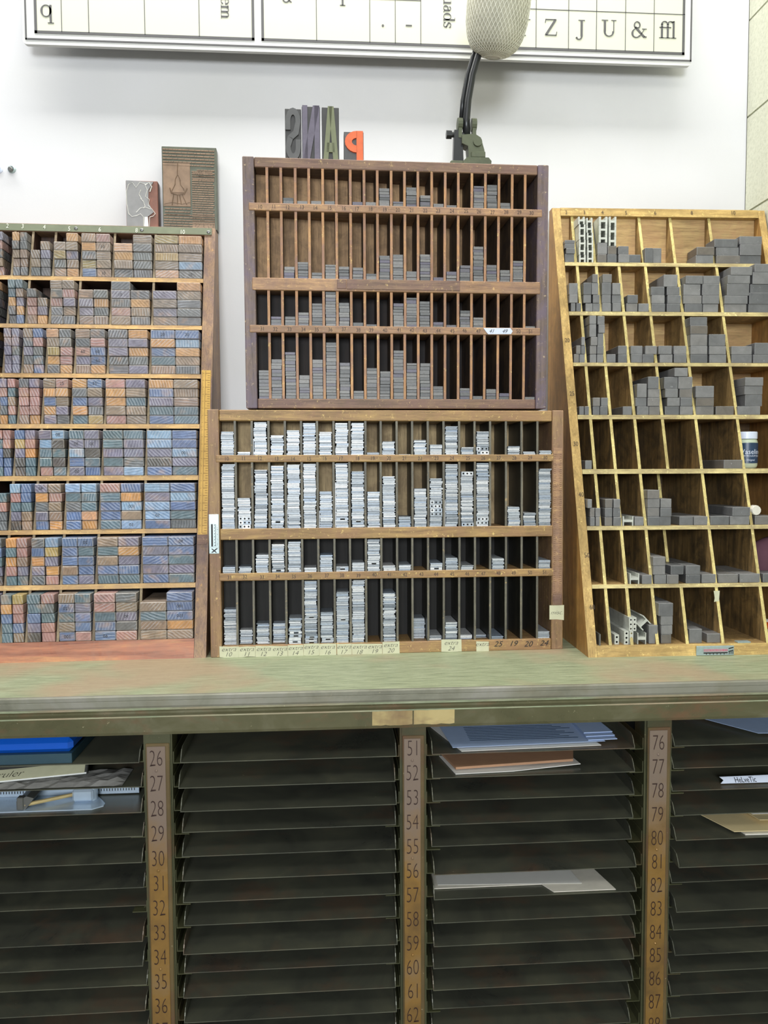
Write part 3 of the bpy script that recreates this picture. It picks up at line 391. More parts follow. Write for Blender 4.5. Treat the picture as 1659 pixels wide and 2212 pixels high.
for r in range(4):
    z0 = RM[r][0]
    for k in range(21):
        zt = D['mid']['top'][r][k]
        if zt is None: continue
        rng = random.Random(r * 100 + k); base = z0; z = base; i = 0; xl = XM[k] + .0031; xr = XM[k + 1] - .0024; W = .0204
        H = min(zt, RM[r][1] - .002); drift = rng.uniform(0, xr - xl - W); rec = 0
        if r == 3: rec = {0: .008, 1: .012, 2: .008, 3: .014, 9: .02, 12: .024, 13: .01, 15: .01, 16: .02, 17: .004}.get(k, .004)
        pend = []
        while z < H - .0008 and i < 90:
            t = rng.choice([.0011, .0014, .0016, .0019, .0024, .0030])
            perf = (r, k) in PERF and i in PERF[r, k]
            if perf: t = .0066
            if (r, k) in SLOT and i in SLOT[r, k]: t = .0036
            if z + t > H: t = max(H - z, .0009)
            drift += rng.uniform(-.0007, .0007)
            if rng.random() < .12: drift += rng.uniform(-.0022, .0022)
            drift = min(max(drift, 0), max(xr - xl - W, 0)); dy = rec + rng.uniform(.0002, .0030); jx = rng.uniform(-.0005, .0005) + (rng.choice([-.0014, .0014]) if rng.random() < .12 else 0)
            pend.append([t, 'mid', r, k, i, (max(xl + drift + jx, xl - .0008), max(xl + drift + jx, xl - .0008) + W - rng.uniform(0, .0009), dy, min(dy + .072, .032 + .057 * (k / 21.0)), z, z + t - .00036), perf, (r, k) in SLOT and i in SLOT[r, k]]); z += t; i += 1
        if (r, k) == (1, 15) and pend:
            a = pend[-3]; pend = pend[:-2]; b = a[5]; pend[-1] = [.0066, 'mid', r, k, a[4], (b[0], b[1], b[2], b[3], b[4], b[4] + .0066), True, False]
        for p in pend: p.append(p is pend[-1]); p.append(len(pend))
        pieces += pend
for r in range(4):
    z0 = RU[r][0]
    for k in range(21):
        zt = D['up']['top'][r][k]
        if zt is None: continue
        rng = random.Random(5000 + r * 100 + k); z = z0; i = 0; xl = XU[k] + .0028; xr = XU[k + 1] - .0024; W = .0165
        n = max(1, round((zt - z0) / (.0046 if r != 3 else .0052))); ts = [rng.uniform(.7, 1.3) for _ in range(n)]; sm = sum(ts); ts = [t / sm * (zt - z0) for t in ts]
        drift = rng.uniform(0, max(xr - xl - W, 0)); pend = []
        for t in ts:
            drift += rng.uniform(-.0006, .0006); drift = min(max(drift, 0), max(xr - xl - W, 0)); dy = rng.uniform(.001, .003)
            pend.append([t, 'up', r, k, i, (xl + drift, xl + drift + W, dy, min(dy + .06, .032 + .057 * (k / 21.0)), z, z + t - .0003), False, False]); z += t; i += 1
        for p in pend: p.append(p is pend[-1]); p.append(len(pend))
        pieces += pend
def strip_mesh(mb, b, perf, slot):
    x0, x1, y0, y1, z0, z1 = b
    if perf: perforated(mb, x0, x1, y0, y1, z0, z1, 3)
    elif slot:
        w = x1 - x0; mb.box(x0, x0 + w * .33, y0, y1, z0, z1); mb.box(x0 + w * .72, x1, y0, y1, z0, z1); mb.box(x0 + w * .33, x0 + w * .72, y0, y1, z1 - (z1 - z0) * .3, z1); mb.box(x0 + w * .33, x0 + w * .72, y0 + .004, y1, z0, z1 - (z1 - z0) * .3, 1)
    else: mb.cbox(x0, x1, y0, y1, z0, z1, min(.00025, (z1 - z0) * .25))
def inst(name, mb, mats, T, b):
    # object origin at the piece's own base centre
    o = mb.build(name, mats, None); c = Vector(((b[0] + b[1]) / 2, (b[2] + b[3]) / 2, b[4]))
    for v in o.data.vertices: v.co -= c
    o.matrix_world = T @ Matrix.Translation(c); return o
for key, T, mat, nm in (('mid', MM, M['lead'], 'metal_strip'), ('up', MU, M['slab'], 'spacer_slab')):
    ps = [p for p in pieces if p[1] == key]
    ps.sort(key=lambda p: -(p[0] + (.01 if p[6] else 0) + (.004 if p[7] else 0) + (.0006 if p[8] else 0)))
    solo, rest = ps[:300], ps[300:]
    for t, _, r, k, i, b, perf, slot, last, n in solo:
        mb = MB(); strip_mesh(mb, b, perf, slot); o = inst('perforated_spacer' if perf else nm, mb, [mat, M['dark']], T, b)
        num = (10 if r < 2 else 31) + k
        place = ('top strip' if key == 'mid' else 'top slab') if last and n > 1 else ('only piece' if n == 1 else ('bottom piece' if i == 0 else th(i + 1) + ' from bottom'))
        head = {'mid': 'silver metal strip', 'up': 'dark grey spacer slab'}[key]
        if perf: head = 'silver bar with round holes'
        if slot: head = 'silver strip with dark slot'
        tag(o, '%s, %s, compartment %s, %s row, %s' % (head, place, nw(num), RN[r], {'mid': 'tan case', 'up': 'mauve-brown case'}[key]), 'spacer bar' if perf else ('metal strip' if key == 'mid' else 'spacer'), {'mid': 'metal strips in the lower middle case', 'up': 'dark spacers in the upper middle case'}[key])
    if rest:
        mb = MB()
        for p in rest: b = p[5]; mb.box(*b)
        tag(mb.build({'mid': 'metal_strips', 'up': 'spacer_slabs'}[key], [mat], None, T), {'mid': 'hundreds of thin silver metal strips making up the stacks in the tan case', 'up': 'the thinnest dark spacer slabs within the stacks of the mauve-brown case'}[key], {'mid': 'metal strips', 'up': 'spacers'}[key], kind='stuff')
# strips standing on edge beside the stacks
for r, k, side, h0, h1, lean in ((1, 0, 1, .0, .055, -.004), (1, 7, 0, 0, .075, .001), (1, 14, 0, 0, .045, .001), (0, 2, 0, 0, .026, .0005), (1, 4, 0, 0, .03, .0008), (1, 6, 0, 0, .028, .0008), (2, 4, 1, .0, .034, -.0006)):
    z0 = RM[r][0] + h0; x = XM[k] + .0020 if side == 0 else XM[k + 1] - .0033
    mb = MB(); mb.prismy([(x, z0), (x + .0009, z0), (x + .0009 + lean * .3, z0 + h1), (x + lean * .3, z0 + h1)], .004, .031)
    tag(inst('metal_strip', mb, M['lead'], MM, (x, x + .0009, .004, .07, z0, z0 + h1)), 'silver metal strip standing on edge beside the stack, compartment %s, %s row, tan case' % (nw(10 + k if r < 2 else 31 + k), RN[r]), 'metal strip', 'metal strips in the lower middle case')
# ---------------------------------------------------------------- paper labels, plates on the tan case
for t, x0, z0, x1, z1 in D['tapes']:
    zb, zt = min(z0, z1), max(z0, z1); j = lambda: random.uniform(-.0012, .0012); yy = -.0012
    if t == 'misc.': yy = -.0008
    mb = MB(); mb.prismy([(x0 + j() * .3, zb + j()), ((x0 + x1) / 2, zb + j()), (x1 + j() * .3, zb + j()), (x1 + j() * .3, zt + j() * .5), ((x0 + x1) / 2, zt + j() * .5), (x0 + j() * .3, zt + j() * .5)], yy + random.uniform(-.0003, 0), yy + .0008)
    o = mb.build('paper_label', M['tape'], mid); o['label'] = 'handwritten paper label reading ' + t
    w = t.split(' '); cx_ = (x0 + x1) / 2; h = zt - zb
    if t == 'misc.': it = [('misc.', cx_, yy - .0006, (zb + zt) / 2)]; sz = .0098
    else:
        it = [(w[0], cx_, yy - .0006, zb + h * .72)]; sz = .0104
        if len(w) > 1: it.append((w[1], cx_, yy - .0006, zb + h * .30))
    join_texts('handwriting', it, M['ink'] if t != 'extra' else M['dark_num'], o, sz, shear=.35, xs=1.08, off=-.00016)
for t, x, z in D['wnums']: put_text('handwriting', t, M['ink'], mid, x, -.0008, z, .013, shear=.35, xs=1.1)
x0, z0, x1, z1 = D['mplate']; zb, zt = z1, z0
mb = MB(); mb.cbox(x0, x1, -.0016, -.0002, zb, zt, .0006); pl = mb.build('name_plate', M['plate'], mid)
mb = MB(); mb.box(x0 + .0035, x0 + .0065, -.002, -.0015, zb + .012, zt - .016); mb.box(x0 + .0012, x1 - .0012, -.0019, -.0015, zb + .0108, zb + .0112)
for k in range(15): mb.box(x0 + .0085 + (k % 2) * .001, x0 + .0115, -.0019, -.0015, zb + .013 + k * .0024, zb + .0141 + k * .0024)
for k in range(12): mb.box(x0 + .0128, x0 + .0145 - (k % 3) * .0004, -.0019, -.0015, zb + .014 + k * .0028, zb + .0149 + k * .0028)
mb.prismy([(x0 + .003, zb + .002), (x0 + .006, zb + .002), (x0 + .0145, zb + .009), (x0 + .0115, zb + .009)], -.0020, -.0015); mb.prismy([(x0 + .003, zb + .0085), (x0 + .0055, zb + .0085), (x0 + .013, zb + .0018), (x0 + .0105, zb + .0018)], -.0020, -.0015)
mb.build('engraving', M['ink'], pl)
x0, z0, x1, z1 = D['mscale']
mb = MB(); mb.cbox(x0, x1, -.0012, -.0002, z1, z0, .0003); sc1 = mb.build('printed_scale', M['up_sh'], mid)
mb = MB()
for k in range(66): mb.box(x0 + .001, x0 + (.006 if k % 5 == 0 else .0038), -.0015, -.0011, z1 + .003 + k * .0036, z1 + .0036 + k * .0036); mb.box(x1 - (.0045 if k % 3 else .006), x1 - .001, -.0015, -.0011, z1 + .003 + k * .0036, z1 + .0036 + k * .0036)
mb.build('scale_marks', M['rulek'], sc1)
mb = MB(); mb.cbox(x0 - .0005, x1 + .0002, -.0022, -.0002, z1 - .0185, z1 - .001, .0006); mb.cbox(x0 + .0015, x1 - .0018, -.0027, -.0021, z1 - .0165, z1 - .003, .0004); mb.build('scale_end_plate', M['up_h'], mid)
# ---------------------------------------------------------------- wedge cases (left and right)
def wedge_case(Mx, d, L, x_left, x_right, inner_l, inner_r, Dp, Din, mats, label, top_green=False, rowmats=None):
    root = empty('type_case', Mx); tag(root, label, 'type case'); T = tan(L); f = lambda z: z * T
    mt_side, mt_top, mt_shelf, mt_divf, mt_in, mt_back, mt_bot, mt_out = mats
    # side boards: slanted front edge
    for a, b, which in ((x_left, inner_l, 0), (inner_r, x_right, 1)):
        q = MB(); q.prism([(f(0), 0), (Dp, 0), (Dp, d['top'] - .0006), (f(d['top']), d['top'] - .0006)], a, b, 1, {3: 0})
        o = q.build('side_board', [mt_side, mt_out], root)
    q = MB(); q.prism([(f(d['hb']) + .0003, d['hb']), (Dp - .001, d['hb']), (Dp - .001, d['top']), (f(d['top']) - .0004, d['top'])], inner_l + .0004, inner_r - .0004); q.build('top_rail', mt_top, root)
    q = MB(); q.prism([(f(0) + .0004, 0), (Dp - .001, 0), (Dp - .001, d['bt']), (f(d['bt']) + .0002, d['bt'])], inner_l + .0004, inner_r - .0004, 1, {3: 0}); q.build('bottom_rail', [mt_bot, mt_in], root)
    sh = d['sh']; rows = [(sh[0][1], d['hb'])] + [(sh[i][1], sh[i - 1][0]) for i in range(1, 7)] + [(d['bt'], sh[6][0])]
    q = MB()
    q.box(inner_l + .0004, inner_r - .0004, Din, Dp - .002, sh[3][1] + .0, d['hb'], 0); q.box(inner_l + .0004, inner_r - .0004, Din, Dp - .002, d['bt'], sh[3][1] - .0002, 1); q.build('back_panel', list(mt_back), root)
    for a, b in sh:
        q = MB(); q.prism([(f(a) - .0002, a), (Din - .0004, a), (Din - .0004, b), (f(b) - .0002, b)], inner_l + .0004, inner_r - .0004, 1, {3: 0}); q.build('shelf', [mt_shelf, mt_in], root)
    return root, rows
LL, LR = rad(16.0), rad(16.93)
dL = D['left']; lcols = ['2', '3', '4', '5', '6', '8', '10']
left, RL = wedge_case(ML, dL, LL, -.53, dL['outer'], -.515, dL['inner'], .258, .249, (M['l_side'], M['l_side'], M['l_rail'], M['l_div'], M['l_in'], (M['l_in'], M['l_in']), M['l_bot'], M['l_side']), 'brown slanted wooden type case packed with coloured wooden blocks, left of the stacked cases')
XL = [-.412] + dL['div'] + [dL['inner']]
for r, (z0, z1) in enumerate(RL):
    for x in [-.438, -.412] + dL['div']:
        if x < -.4 and r < 3 and x < -.42: continue
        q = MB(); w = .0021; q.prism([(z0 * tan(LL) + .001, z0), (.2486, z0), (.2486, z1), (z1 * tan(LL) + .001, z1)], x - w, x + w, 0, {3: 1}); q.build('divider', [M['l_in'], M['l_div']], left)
# green header strip with white numbers and screws
zt, hb = dL['top'], dL['hb']; ft = lambda z, L=LL: z * tan(L)
q = MB(); q.prism([(ft(hb) - .0022, hb + .0008), (ft(hb) + .0006, hb + .0008), (ft(zt) + .0006, zt - .0012), (ft(zt) - .0022, zt - .0012)], -.52, dL['outer'] - .0062, 0); hs = q.build('header_strip', M['green'], left)
for t, x, z in dL['nums']: put_text('stamped_number', t, M['white_num'], hs, x, ft(z) - .0030, z, .0125, xs=.75, tilt=-LL)
for x, z in dL['screws']:
    q = MB(); q.lathe([(.0034, 0), (.0034, .0008), (.002, .0017), (.0005, .0019)], 14, 0, Matrix.Translation((x, ft(z) - .0022, z)) @ Matrix.Rotation(pi / 2 + LL * 0, 4, 'X')); o = q.build('screw', M['steeld'], hs)
# yellow pica rule set in the left case's right side board
def slanted_strip(mb, x0, x1, z0, z1, L, off, th_, m=0): mb.prism([(ft(z0, L) - off - th_, z0), (ft(z0, L) - off, z0), (ft(z1, L) - off, z1), (ft(z1, L) - off - th_, z1)], x0, x1, m)
rz1, rz0 = dL['ruler'][0][1], dL['ruler'][3][1]; rx0, rx1 = dL['inner'] + .0012, dL['outer'] - .0022
q = MB(); slanted_strip(q, rx0, rx1, rz0 + .016, rz1, LL, .0002, .0012); ru = q.build('pica_rule', M['rule'], left)
q = MB(); k = 0; z = rz0 + .018
while z < rz1 - .002:
    slanted_strip(q, rx0 + .0004, rx0 + (.0045 if k % 6 == 0 else .0028), z, z + .0005, LL, .0014, .0002)
    if k % 2 == 0: slanted_strip(q, rx1 - (.009 if k % 6 == 0 else .0055), rx1 - .0012, z, z + .0006, LL, .0014, .0002)
    z += .00212; k += 1
slanted_strip(q, (rx0 + rx1) / 2 - .0013, (rx0 + rx1) / 2 - .0008, rz0 + .018, rz1 - .001, LL, .0014, .0002); q.build('rule_marks', M['rulek'], ru)
q = MB(); slanted_strip(q, rx0 - .0004, rx1 + .0004, rz0, rz0 + .0155, LL, .0002, .002); q.build('rule_end_plate', M['up_h'], left)
# ---- wooden furniture blocks
PAL = {'g': (102, 104, 106), 'b': (146, 124, 104), 'o': (204, 148, 88), 'y': (178, 152, 92), 'p': (172, 128, 120), 'v': (122, 118, 138), 'u': (98, 118, 158), 's': (134, 162, 192), 't': (94, 116, 126), 'k': (88, 82, 76), 'r': (214, 160, 120)}  # blue tones have cool glare painted in as block colour
CN = {'g': 'grey', 'b': 'brown-grey', 'o': 'orange-tan', 'y': 'yellowish', 'p': 'pinkish', 'v': 'violet-grey', 'u': 'blue-grey', 's': 'pale blue', 't': 'teal-grey', 'k': 'dark brown', 'r': 'light tan'}
BL = [  # per row: column 2, 3, 4, 5, 6, 8, 10 ; 'left/right' stacks listed top to bottom
 ['poabb/vpgbp', 'ogbbg/ggbbg', 'bbg/bvgg', 'bygb/obvbo', 'bogyu/pbbbb', 'robg/bgggg', 'ybybr/obbsg'],
 ['gogv/ogvgv', 'ttogg/tbvou', 'gppb/bvo', 'bgpgg/bpvbg', 'bvvb/gogb', 'gvgpb/gobg', 'vbvb/obggg'],
 ['vgvbg/ovggo', 'vvvvv/vvgvv', 'bgvgb/upgtu', 'rbyog/ggppo', 'bgpvb/gpuuo', 'gvvgg/ovogv', 'uoutb/usobg'],
 ['gpugo/vputo', 'vpugo/ptbpt', 'gpppb/vpppo', 'bouov/pobvg', 'oguot/ubvgy', 'poobp/vbtbb', 'ouvtu/bbbtt'],
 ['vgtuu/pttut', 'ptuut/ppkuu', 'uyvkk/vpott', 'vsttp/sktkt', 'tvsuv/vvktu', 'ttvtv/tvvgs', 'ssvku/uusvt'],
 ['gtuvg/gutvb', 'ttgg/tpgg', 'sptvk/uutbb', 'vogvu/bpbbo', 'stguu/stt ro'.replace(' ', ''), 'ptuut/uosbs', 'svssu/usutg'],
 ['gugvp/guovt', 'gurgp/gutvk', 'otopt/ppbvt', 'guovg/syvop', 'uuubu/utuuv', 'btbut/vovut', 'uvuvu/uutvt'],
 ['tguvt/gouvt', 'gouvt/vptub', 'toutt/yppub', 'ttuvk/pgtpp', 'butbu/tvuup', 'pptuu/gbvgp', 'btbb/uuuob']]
BWID = [.0084, .0126, .0168, .0210, .0254, .0338, .0424]; BH = .0156
STAMP = {(0, 6, 1, 0): '10', (0, 4, 1, 0): '10', (0, 4, 1, 3): '10', (2, 4, 1, 1): '60', (2, 4, 1, 2): '60', (2, 4, 0, 2): '60', (3, 3, 1, 4): '25', (3, 4, 1, 4): '25', (4, 3, 1, 4): '80', (4, 4, 0, 3): '30', (4, 4, 1, 3): '30', (4, 4, 0, 0): '50', (4, 6, 1, 2): '100', (5, 3, 0, 4): '40', (5, 2, 0, 3): '40', (5, 5, 1, 0): '50', (5, 6, 0, 1): '50', (5, 5, 1, 2): '100', (6, 3, 1, 4): '90', (6, 4, 1, 4): '20', (6, 6, 1, 4): '90', (7, 4, 0, 0): '100', (7, 5, 0, 0): '60', (7, 5, 1, 2): '90', (7, 6, 1, 2): '150', (7, 6, 1, 3): '180', (7, 2, 0, 0): '60', (7, 4, 0, 3): '120', (2, 6, 1, 4): '20', (2, 6, 0, 4): '20', (1, 5, 0, 3): '10', (3, 2, 0, 3): '2', (3, 2, 1, 3): '5'}
blocks = []
rng = random.Random(11)
for r in range(8):
    z0, z1 = RL[r]; yf = z0 * tan(LL)
    for c in range(7):
        xl = (XL[c] if c else -.41) + .0024; xr = XL[c + 1] - .0024; W = BWID[c]
        a, b = BL[r][c].split('/')
        slack = xr - xl - 2 * W
        for side, st in ((0, a), (1, b)):
            n = len(st); base = xl + (0 if side == 0 else W + max(slack * .35, .0003)) + rng.uniform(0, max(slack * .25, .0002))
            h = min(BH, (z1 - z0 - .0006) / 5)
            for i, ch in enumerate(reversed(st)):
                x = base + rng.uniform(-.0008, .0008) * (1 if slack > .002 else .3)
                lo = xl if side == 0 else xl + W + .0001; hi = xr - W
                if side == 0: hi = xl + max(slack, 0) * .5
                x = min(max(x, lo), max(hi, lo)); yy = yf + rng.uniform(-.0012, .0016)
                blocks.append((W, r, c, side, i, ch, (x + .0003, x + W - .0003, yy, min(yy + .10 + .02 * rng.random(), .247), z0 + i * h + .0001, z0 + i * h + h - .0006), n))
# outermost column, cut by the photo's left edge
for r in range(3, 8):
    z0, z1 = RL[r]
    for i in range(5):
        blocks.append((.0062, r, -1, 0, i, rng.choice('gvutp'), (-.4354, -.4295, z0 * tan(LL), z0 * tan(LL) + .09, z0 + i * BH + .0001, z0 + (i + 1) * BH - .0003), 5)); blocks.append((.0062, r, -1, 1, i, rng.choice('gvutp'), (-.4285, -.4226, z0 * tan(LL), z0 * tan(LL) + .09, z0 + i * BH + .0001, z0 + (i + 1) * BH - .0003), 5))
RN8 = ['top', 'second', 'third', 'fourth', 'fifth', 'sixth', 'seventh', 'bottom']
blocks.sort(key=lambda b: -b[0])
def jit(c, rng, a=.10): 
    l = lin(c); k = 1 + rng.uniform(-a, a); return (l[0] * k * (1 + rng.uniform(-.05, .05)), l[1] * k, l[2] * k * (1 + rng.uniform(-.05, .05)), 1)
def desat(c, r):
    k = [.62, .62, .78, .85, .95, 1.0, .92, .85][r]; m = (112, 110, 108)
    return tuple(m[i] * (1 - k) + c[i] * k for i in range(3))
PAL['a'] = PAL['b']; CN['a'] = 'brown-grey'
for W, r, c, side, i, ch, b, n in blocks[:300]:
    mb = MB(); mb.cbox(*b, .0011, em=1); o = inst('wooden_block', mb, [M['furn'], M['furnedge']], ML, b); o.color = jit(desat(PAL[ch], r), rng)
    pos = 'bottom' if i == 0 else ('topmost' if i == n - 1 else ORD[i] + ' up')
    tag(o, '%s wooden block, %s in %s stack, column %s, %s row, slanted left case' % (CN[ch], pos, ['left', 'right'][side], nw(int(lcols[c])), RN8[r]), 'wooden block', 'wooden furniture blocks in the left case')
    if (r, c, side, i) in STAMP:
        me = text_mesh(STAMP[r, c, side, i], M['ink'], .0075, mirror=(r > 3)); t = bpy.data.objects.new('stamped_number', me); COL.objects.link(t); t.parent = o; t.matrix_local = Matrix.Translation((0, -(b[3] - b[2]) / 2 - .0003, (b[5] - b[4]) / 2))
mb = MB()
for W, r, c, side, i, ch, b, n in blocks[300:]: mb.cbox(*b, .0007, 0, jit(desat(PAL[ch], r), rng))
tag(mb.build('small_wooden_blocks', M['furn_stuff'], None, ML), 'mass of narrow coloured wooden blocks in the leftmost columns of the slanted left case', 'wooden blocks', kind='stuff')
# ---------------------------------------------------------------- right case
dR = D['right']; rcols = ['2', '3', '4', '5', '6', '8', '10']
right, RR = wedge_case(MR, dR, LR, 0, dR['outer'], dR['inner0'], dR['inner1'], .264, .255, (M['r_frame'], M['r_frameh'], M['r_edge'], M['r_edgev'], M['r_in'], (M['r_back'], M['r_back2']), M['r_frameh'], M['r_side']), 'yellow-brown slanted wooden type case holding grey metal blocks, right end of the worktop')
XR = [dR['inner0']] + dR['div'] + [dR['inner1']]
for r, (z0, z1) in enumerate(RR):
    for ci, x in enumerate(dR['div']):
        if r == 0 and ci == 2: continue
        rec = .045 if (ci == 3 and r in (5, 6)) else .0008
        if r == 0: rec = .006
        q = MB(); w = .0026; q.prism([(z0 * tan(LR) + rec, z0), (.2546, z0), (.2546, z1), (z1 * tan(LR) + rec, z1)], x - w, x + w, 0, {3: 1}); q.build('divider', [M['r_in'] if r < 4 else M['r_in2'], M['r_edgev']], right)
for t, x, z in dR['nums']: put_text('stamped_number', t, M['dark_num'], right, x, ft(z, LR) - .0010, z, .0115, xs=.8, tilt=-LR)
x0, z0, x1, z1 = dR['plate']; z0, z1 = min(z0, z1), max(z0, z1)
q = MB(); q.cbox(x0, x1, -.0012, .0006, z0 + .001, z1, .0006); pl = q.build('name_plate', M['plate'], right)
q = MB(); q.box(x0 + .012, x1 - .011, -.0015, -.001, z0 + .0075, z0 + .0115); q.build('pink_band', M['pink'], pl)
join_texts('plate_lettering', [('HAMILTON MFG. CO.', (x0 + x1) / 2, -.002, z0 + .0095)], M['plate'], pl, .0046)
q = MB(); q.box(x0 + .012, x1 - .011, -.0015, -.001, z0 + .0042, z0 + .0062)
for k in range(6): q.box(x0 + .016 + k * .006, x0 + .0172 + k * .006, -.0015, -.001, z0 + .0025, z0 + .0045)
q.prismy([(x1 - .0095, z0 + .011), (x1 - .0015, z0 + .013), (x1 - .0015, z0 + .0148), (x1 - .0095, z0 + .0128)], -.0016, -.001); q.prismy([(x1 - .0095, z0 + .0065), (x1 - .0015, z0 + .0085), (x1 - .0015, z0 + .010), (x1 - .0095, z0 + .008)], -.0016, -.001)
for k in range(3): q.box(x1 - .0088 + k * .003, x1 - .0076 + k * .003, -.0016, -.001, z0 + .003, z0 + .008)
q.build('engraving', M['ink'], pl)
(tx0, tz1), (tx1, tz0) = D['rmisc']['tab']
q = MB(); q.prismy([(tx0, tz1), (tx0 + .002, tz0 + .006), (tx0 + .001, tz0), (tx1 - .001, tz0 + .001), (tx1, tz1)], ft(tz0, LR) - .003, ft(tz0, LR) - .0022); q.build('paper_tab', M['tape'], right)
names = {}
rb = D['rblocks']
for row in range(8):
    L_ = [b for b in rb if b[0] == row]
    comp = {}
    for b in L_:
        cx_ = (b[1] + b[2]) / 2; c = max(k for k in range(7) if k == 0 or cx_ > XR[k] - .004); comp.setdefault(c, []).append(b)
    for c, bs in comp.items():
        layers = {}
        for b in bs: layers.setdefault(round(b[3] / .0075), []).append(b)
        for li, key in enumerate(sorted(layers)):
            row_b = sorted(layers[key], key=lambda b: b[1]); n = len(row_b)
            for j, b in enumerate(row_b):
                z0 = RR[row][0]; yf = z0 * tan(LR) + random.uniform(-.001, .0012) + (.006 if row == 7 else 0)
                ln = min(.252 - yf, .115 if row < 7 else .14) - random.uniform(0, .004)
                box = (b[1] + .0002, b[2] - .0002, yf, yf + ln, z0 + b[3] + .0001, z0 + b[4] - .0002)
                mb = MB(); mb.cbox(*box, .0006, em=1); o = inst('metal_block', mb, [M['mblock'], M['medge']], MR, box)
                where = '' if n == 1 else (', left one' if j == 0 else (', right one' if j == n - 1 else ', middle one')) if n <= 3 else ', %s from left' % th(j + 1)
                lay = 'only layer' if len(layers) == 1 else ('bottom layer' if li == 0 else ('top layer' if li == len(layers) - 1 else th(li + 1) + ' layer up'))
                lab = 'grey metal block, %s%s, column %s, %s row, slanted right case' % (lay, where, nw(int(rcols[c])), RN8[row])
                names[lab] = names.get(lab, 0) + 1
                tag(o, lab, 'metal block', 'grey metal blocks in the right case')
# H-shaped spacers
def hbeam(mb, x0, x1, y0, y1, z0, z1, t=.24):
    w = x1 - x0; h = z1 - z0; a = x0 + w * t; b = x1 - w * t; c, d = z0 + h * .38, z0 + h * .62
    poly = [(x0, z0), (a, z0), (a, c), (b, c), (b, z0), (x1, z0), (x1, z1), (b, z1), (b, d), (a, d), (a, z1), (x0, z1)]
    mb.prismy(poly, y0, y1)
def place_h(rect, n, row, col, rn, side, ln, jx=.0):
    x0, x1, za, zb = rect; zb_ = RR[row][0]; H = (zb - za) / n; base = zb_ if row != 0 or side < 2 else za
    for i in range(n):
        dx = random.uniform(-jx, jx) + (-(i / max(n - 1, 1)) * .002 if row == 0 else 0); b = (x0 + dx, x1 + dx, RR[row][0] * tan(LR) + .0005, RR[row][0] * tan(LR) + ln, base + i * H + .0001, base + (i + 1) * H - .0002)
        mb = MB(); hbeam(mb, *b); o = inst('h_shaped_spacer', mb, M['pale'], MR, b)
        tag(o, 'pale H-shaped metal spacer, %s in the %s pile, column %s, %s row, right case' % ('bottom' if i == 0 else ('topmost' if i == n - 1 else th(i + 1) + ' up') if n > 1 else 'only one', ['leftmost', 'second', 'third', 'fourth'][side], col, rn), 'spacer', 'H-shaped spacers in the right case')
hh = D['rmisc']['h1']
place_h(hh[0], 6, 0, 'three', 'top', 0, .036, .0006); place_h(hh[1], 6, 0, 'three', 'top', 1, .036, .0005)
# the two piles resting on the grey blocks of column 4
def toptop(x0, x1, row): return max([b[4] for b in rb if b[0] == row and min(b[2], x1) - max(b[1], x0) > .004])
for side in (2, 3):
    x0, x1, za, zb = hh[side]; z = RR[0][0] + toptop(x0, x1, 0); n = 3; H = (min(zb, RR[0][1] - .001) - z) / n
    for i in range(n):
        b = (x0, x1, RR[0][0] * tan(LR) + .0005, RR[0][0] * tan(LR) + .036, z + i * H + .0001, z + (i + 1) * H - .0002); mb = MB(); hbeam(mb, *b)
        tag(inst('h_shaped_spacer', mb, M['pale'], MR, b), 'pale H-shaped metal spacer, %s in the %s pile, column four, top row, right case' % (['bottom', 'second up', 'topmost'][i], ['third', 'fourth'][side - 2]), 'spacer', 'H-shaped spacers in the right case')
for key, row, col, rn in (('h6', 5, 'four', 'sixth'), ('h7', 6, 'four', 'seventh')):
    x0, x1, za, zb = D['rmisc'][key][0]; b = (x0, x1, RR[row][0] * tan(LR) + .001, .245, RR[row][0] + .0001, RR[row][0] + (zb - za)); mb = MB(); hbeam(mb, *b, t=.12)
    tag(inst('h_shaped_spacer', mb, M['pale'], MR, b), 'pale H-shaped metal beam lying alone in column %s, %s row, right case' % (col, rn), 'spacer', 'H-shaped spacers in the right case')
# bottom row of the right case: perforated bars and beams
low = D['rmisc']['low']; zb = RR[7][0]; yb = zb * tan(LR)
def perf_obj(rect, z0, z1, holes, ln, lab, yaw=0.0):
    b = (rect[0], rect[1], yb + .004, yb + .004 + ln, z0, z1); mb = MB(); perforated(mb, *b, holes, vertical=True)
    o = inst('perforated_bar', mb, [M['pale'], M['dark']], MR, b); tag(o, lab, 'spacer bar', 'perforated bars in the right case')
perf_obj(low[3], zb, zb + .0222, 3, .19, 'pale perforated bar, lower left of the upright bars, column three, bottom row, right case')
perf_obj(low[4], zb, zb + .0222, 3, .19, 'pale perforated bar, lower right of the upright bars, column three, bottom row, right case')
perf_obj(low[0], zb + .0224, zb + .0446, 3, .19, 'pale perforated bar, upper left of the upright bars, column three, bottom row, right case')
perf_obj((low[0][1] + .0004, low[0][1] + .0004 + (low[1][1] - low[1][0]), 0, 0), zb + .0224, zb + .0446, 3, .19, 'pale perforated bar, upper right of the upright bars, column three, bottom row, right case')
xa = XR[0] + .003
b = (xa + .030, xa + .0385, yb + .004, yb + .19, zb, zb + .016); b = (low[2][0] - .001, low[2][1] - .002, yb + .006, yb + .19, zb, zb + .016)
mb = MB(); perforated(mb, *b, 2, vertical=True); tag(inst('perforated_bar', mb, [M['pale'], M['dark']], MR, b), 'short pale two-hole bar leaning by column two, bottom row, right case', 'spacer bar', 'perforated bars in the right case')
b = (XR[0] + .004, XR[0] + .0063, yb - .001, yb + .2, zb, zb + .019); mb = MB(); mb.box(*b); tag(inst('steel_angle', mb, M['steeld'], MR, b), 'thin dull steel strip on edge in column two, bottom row, right case', 'metal strip')
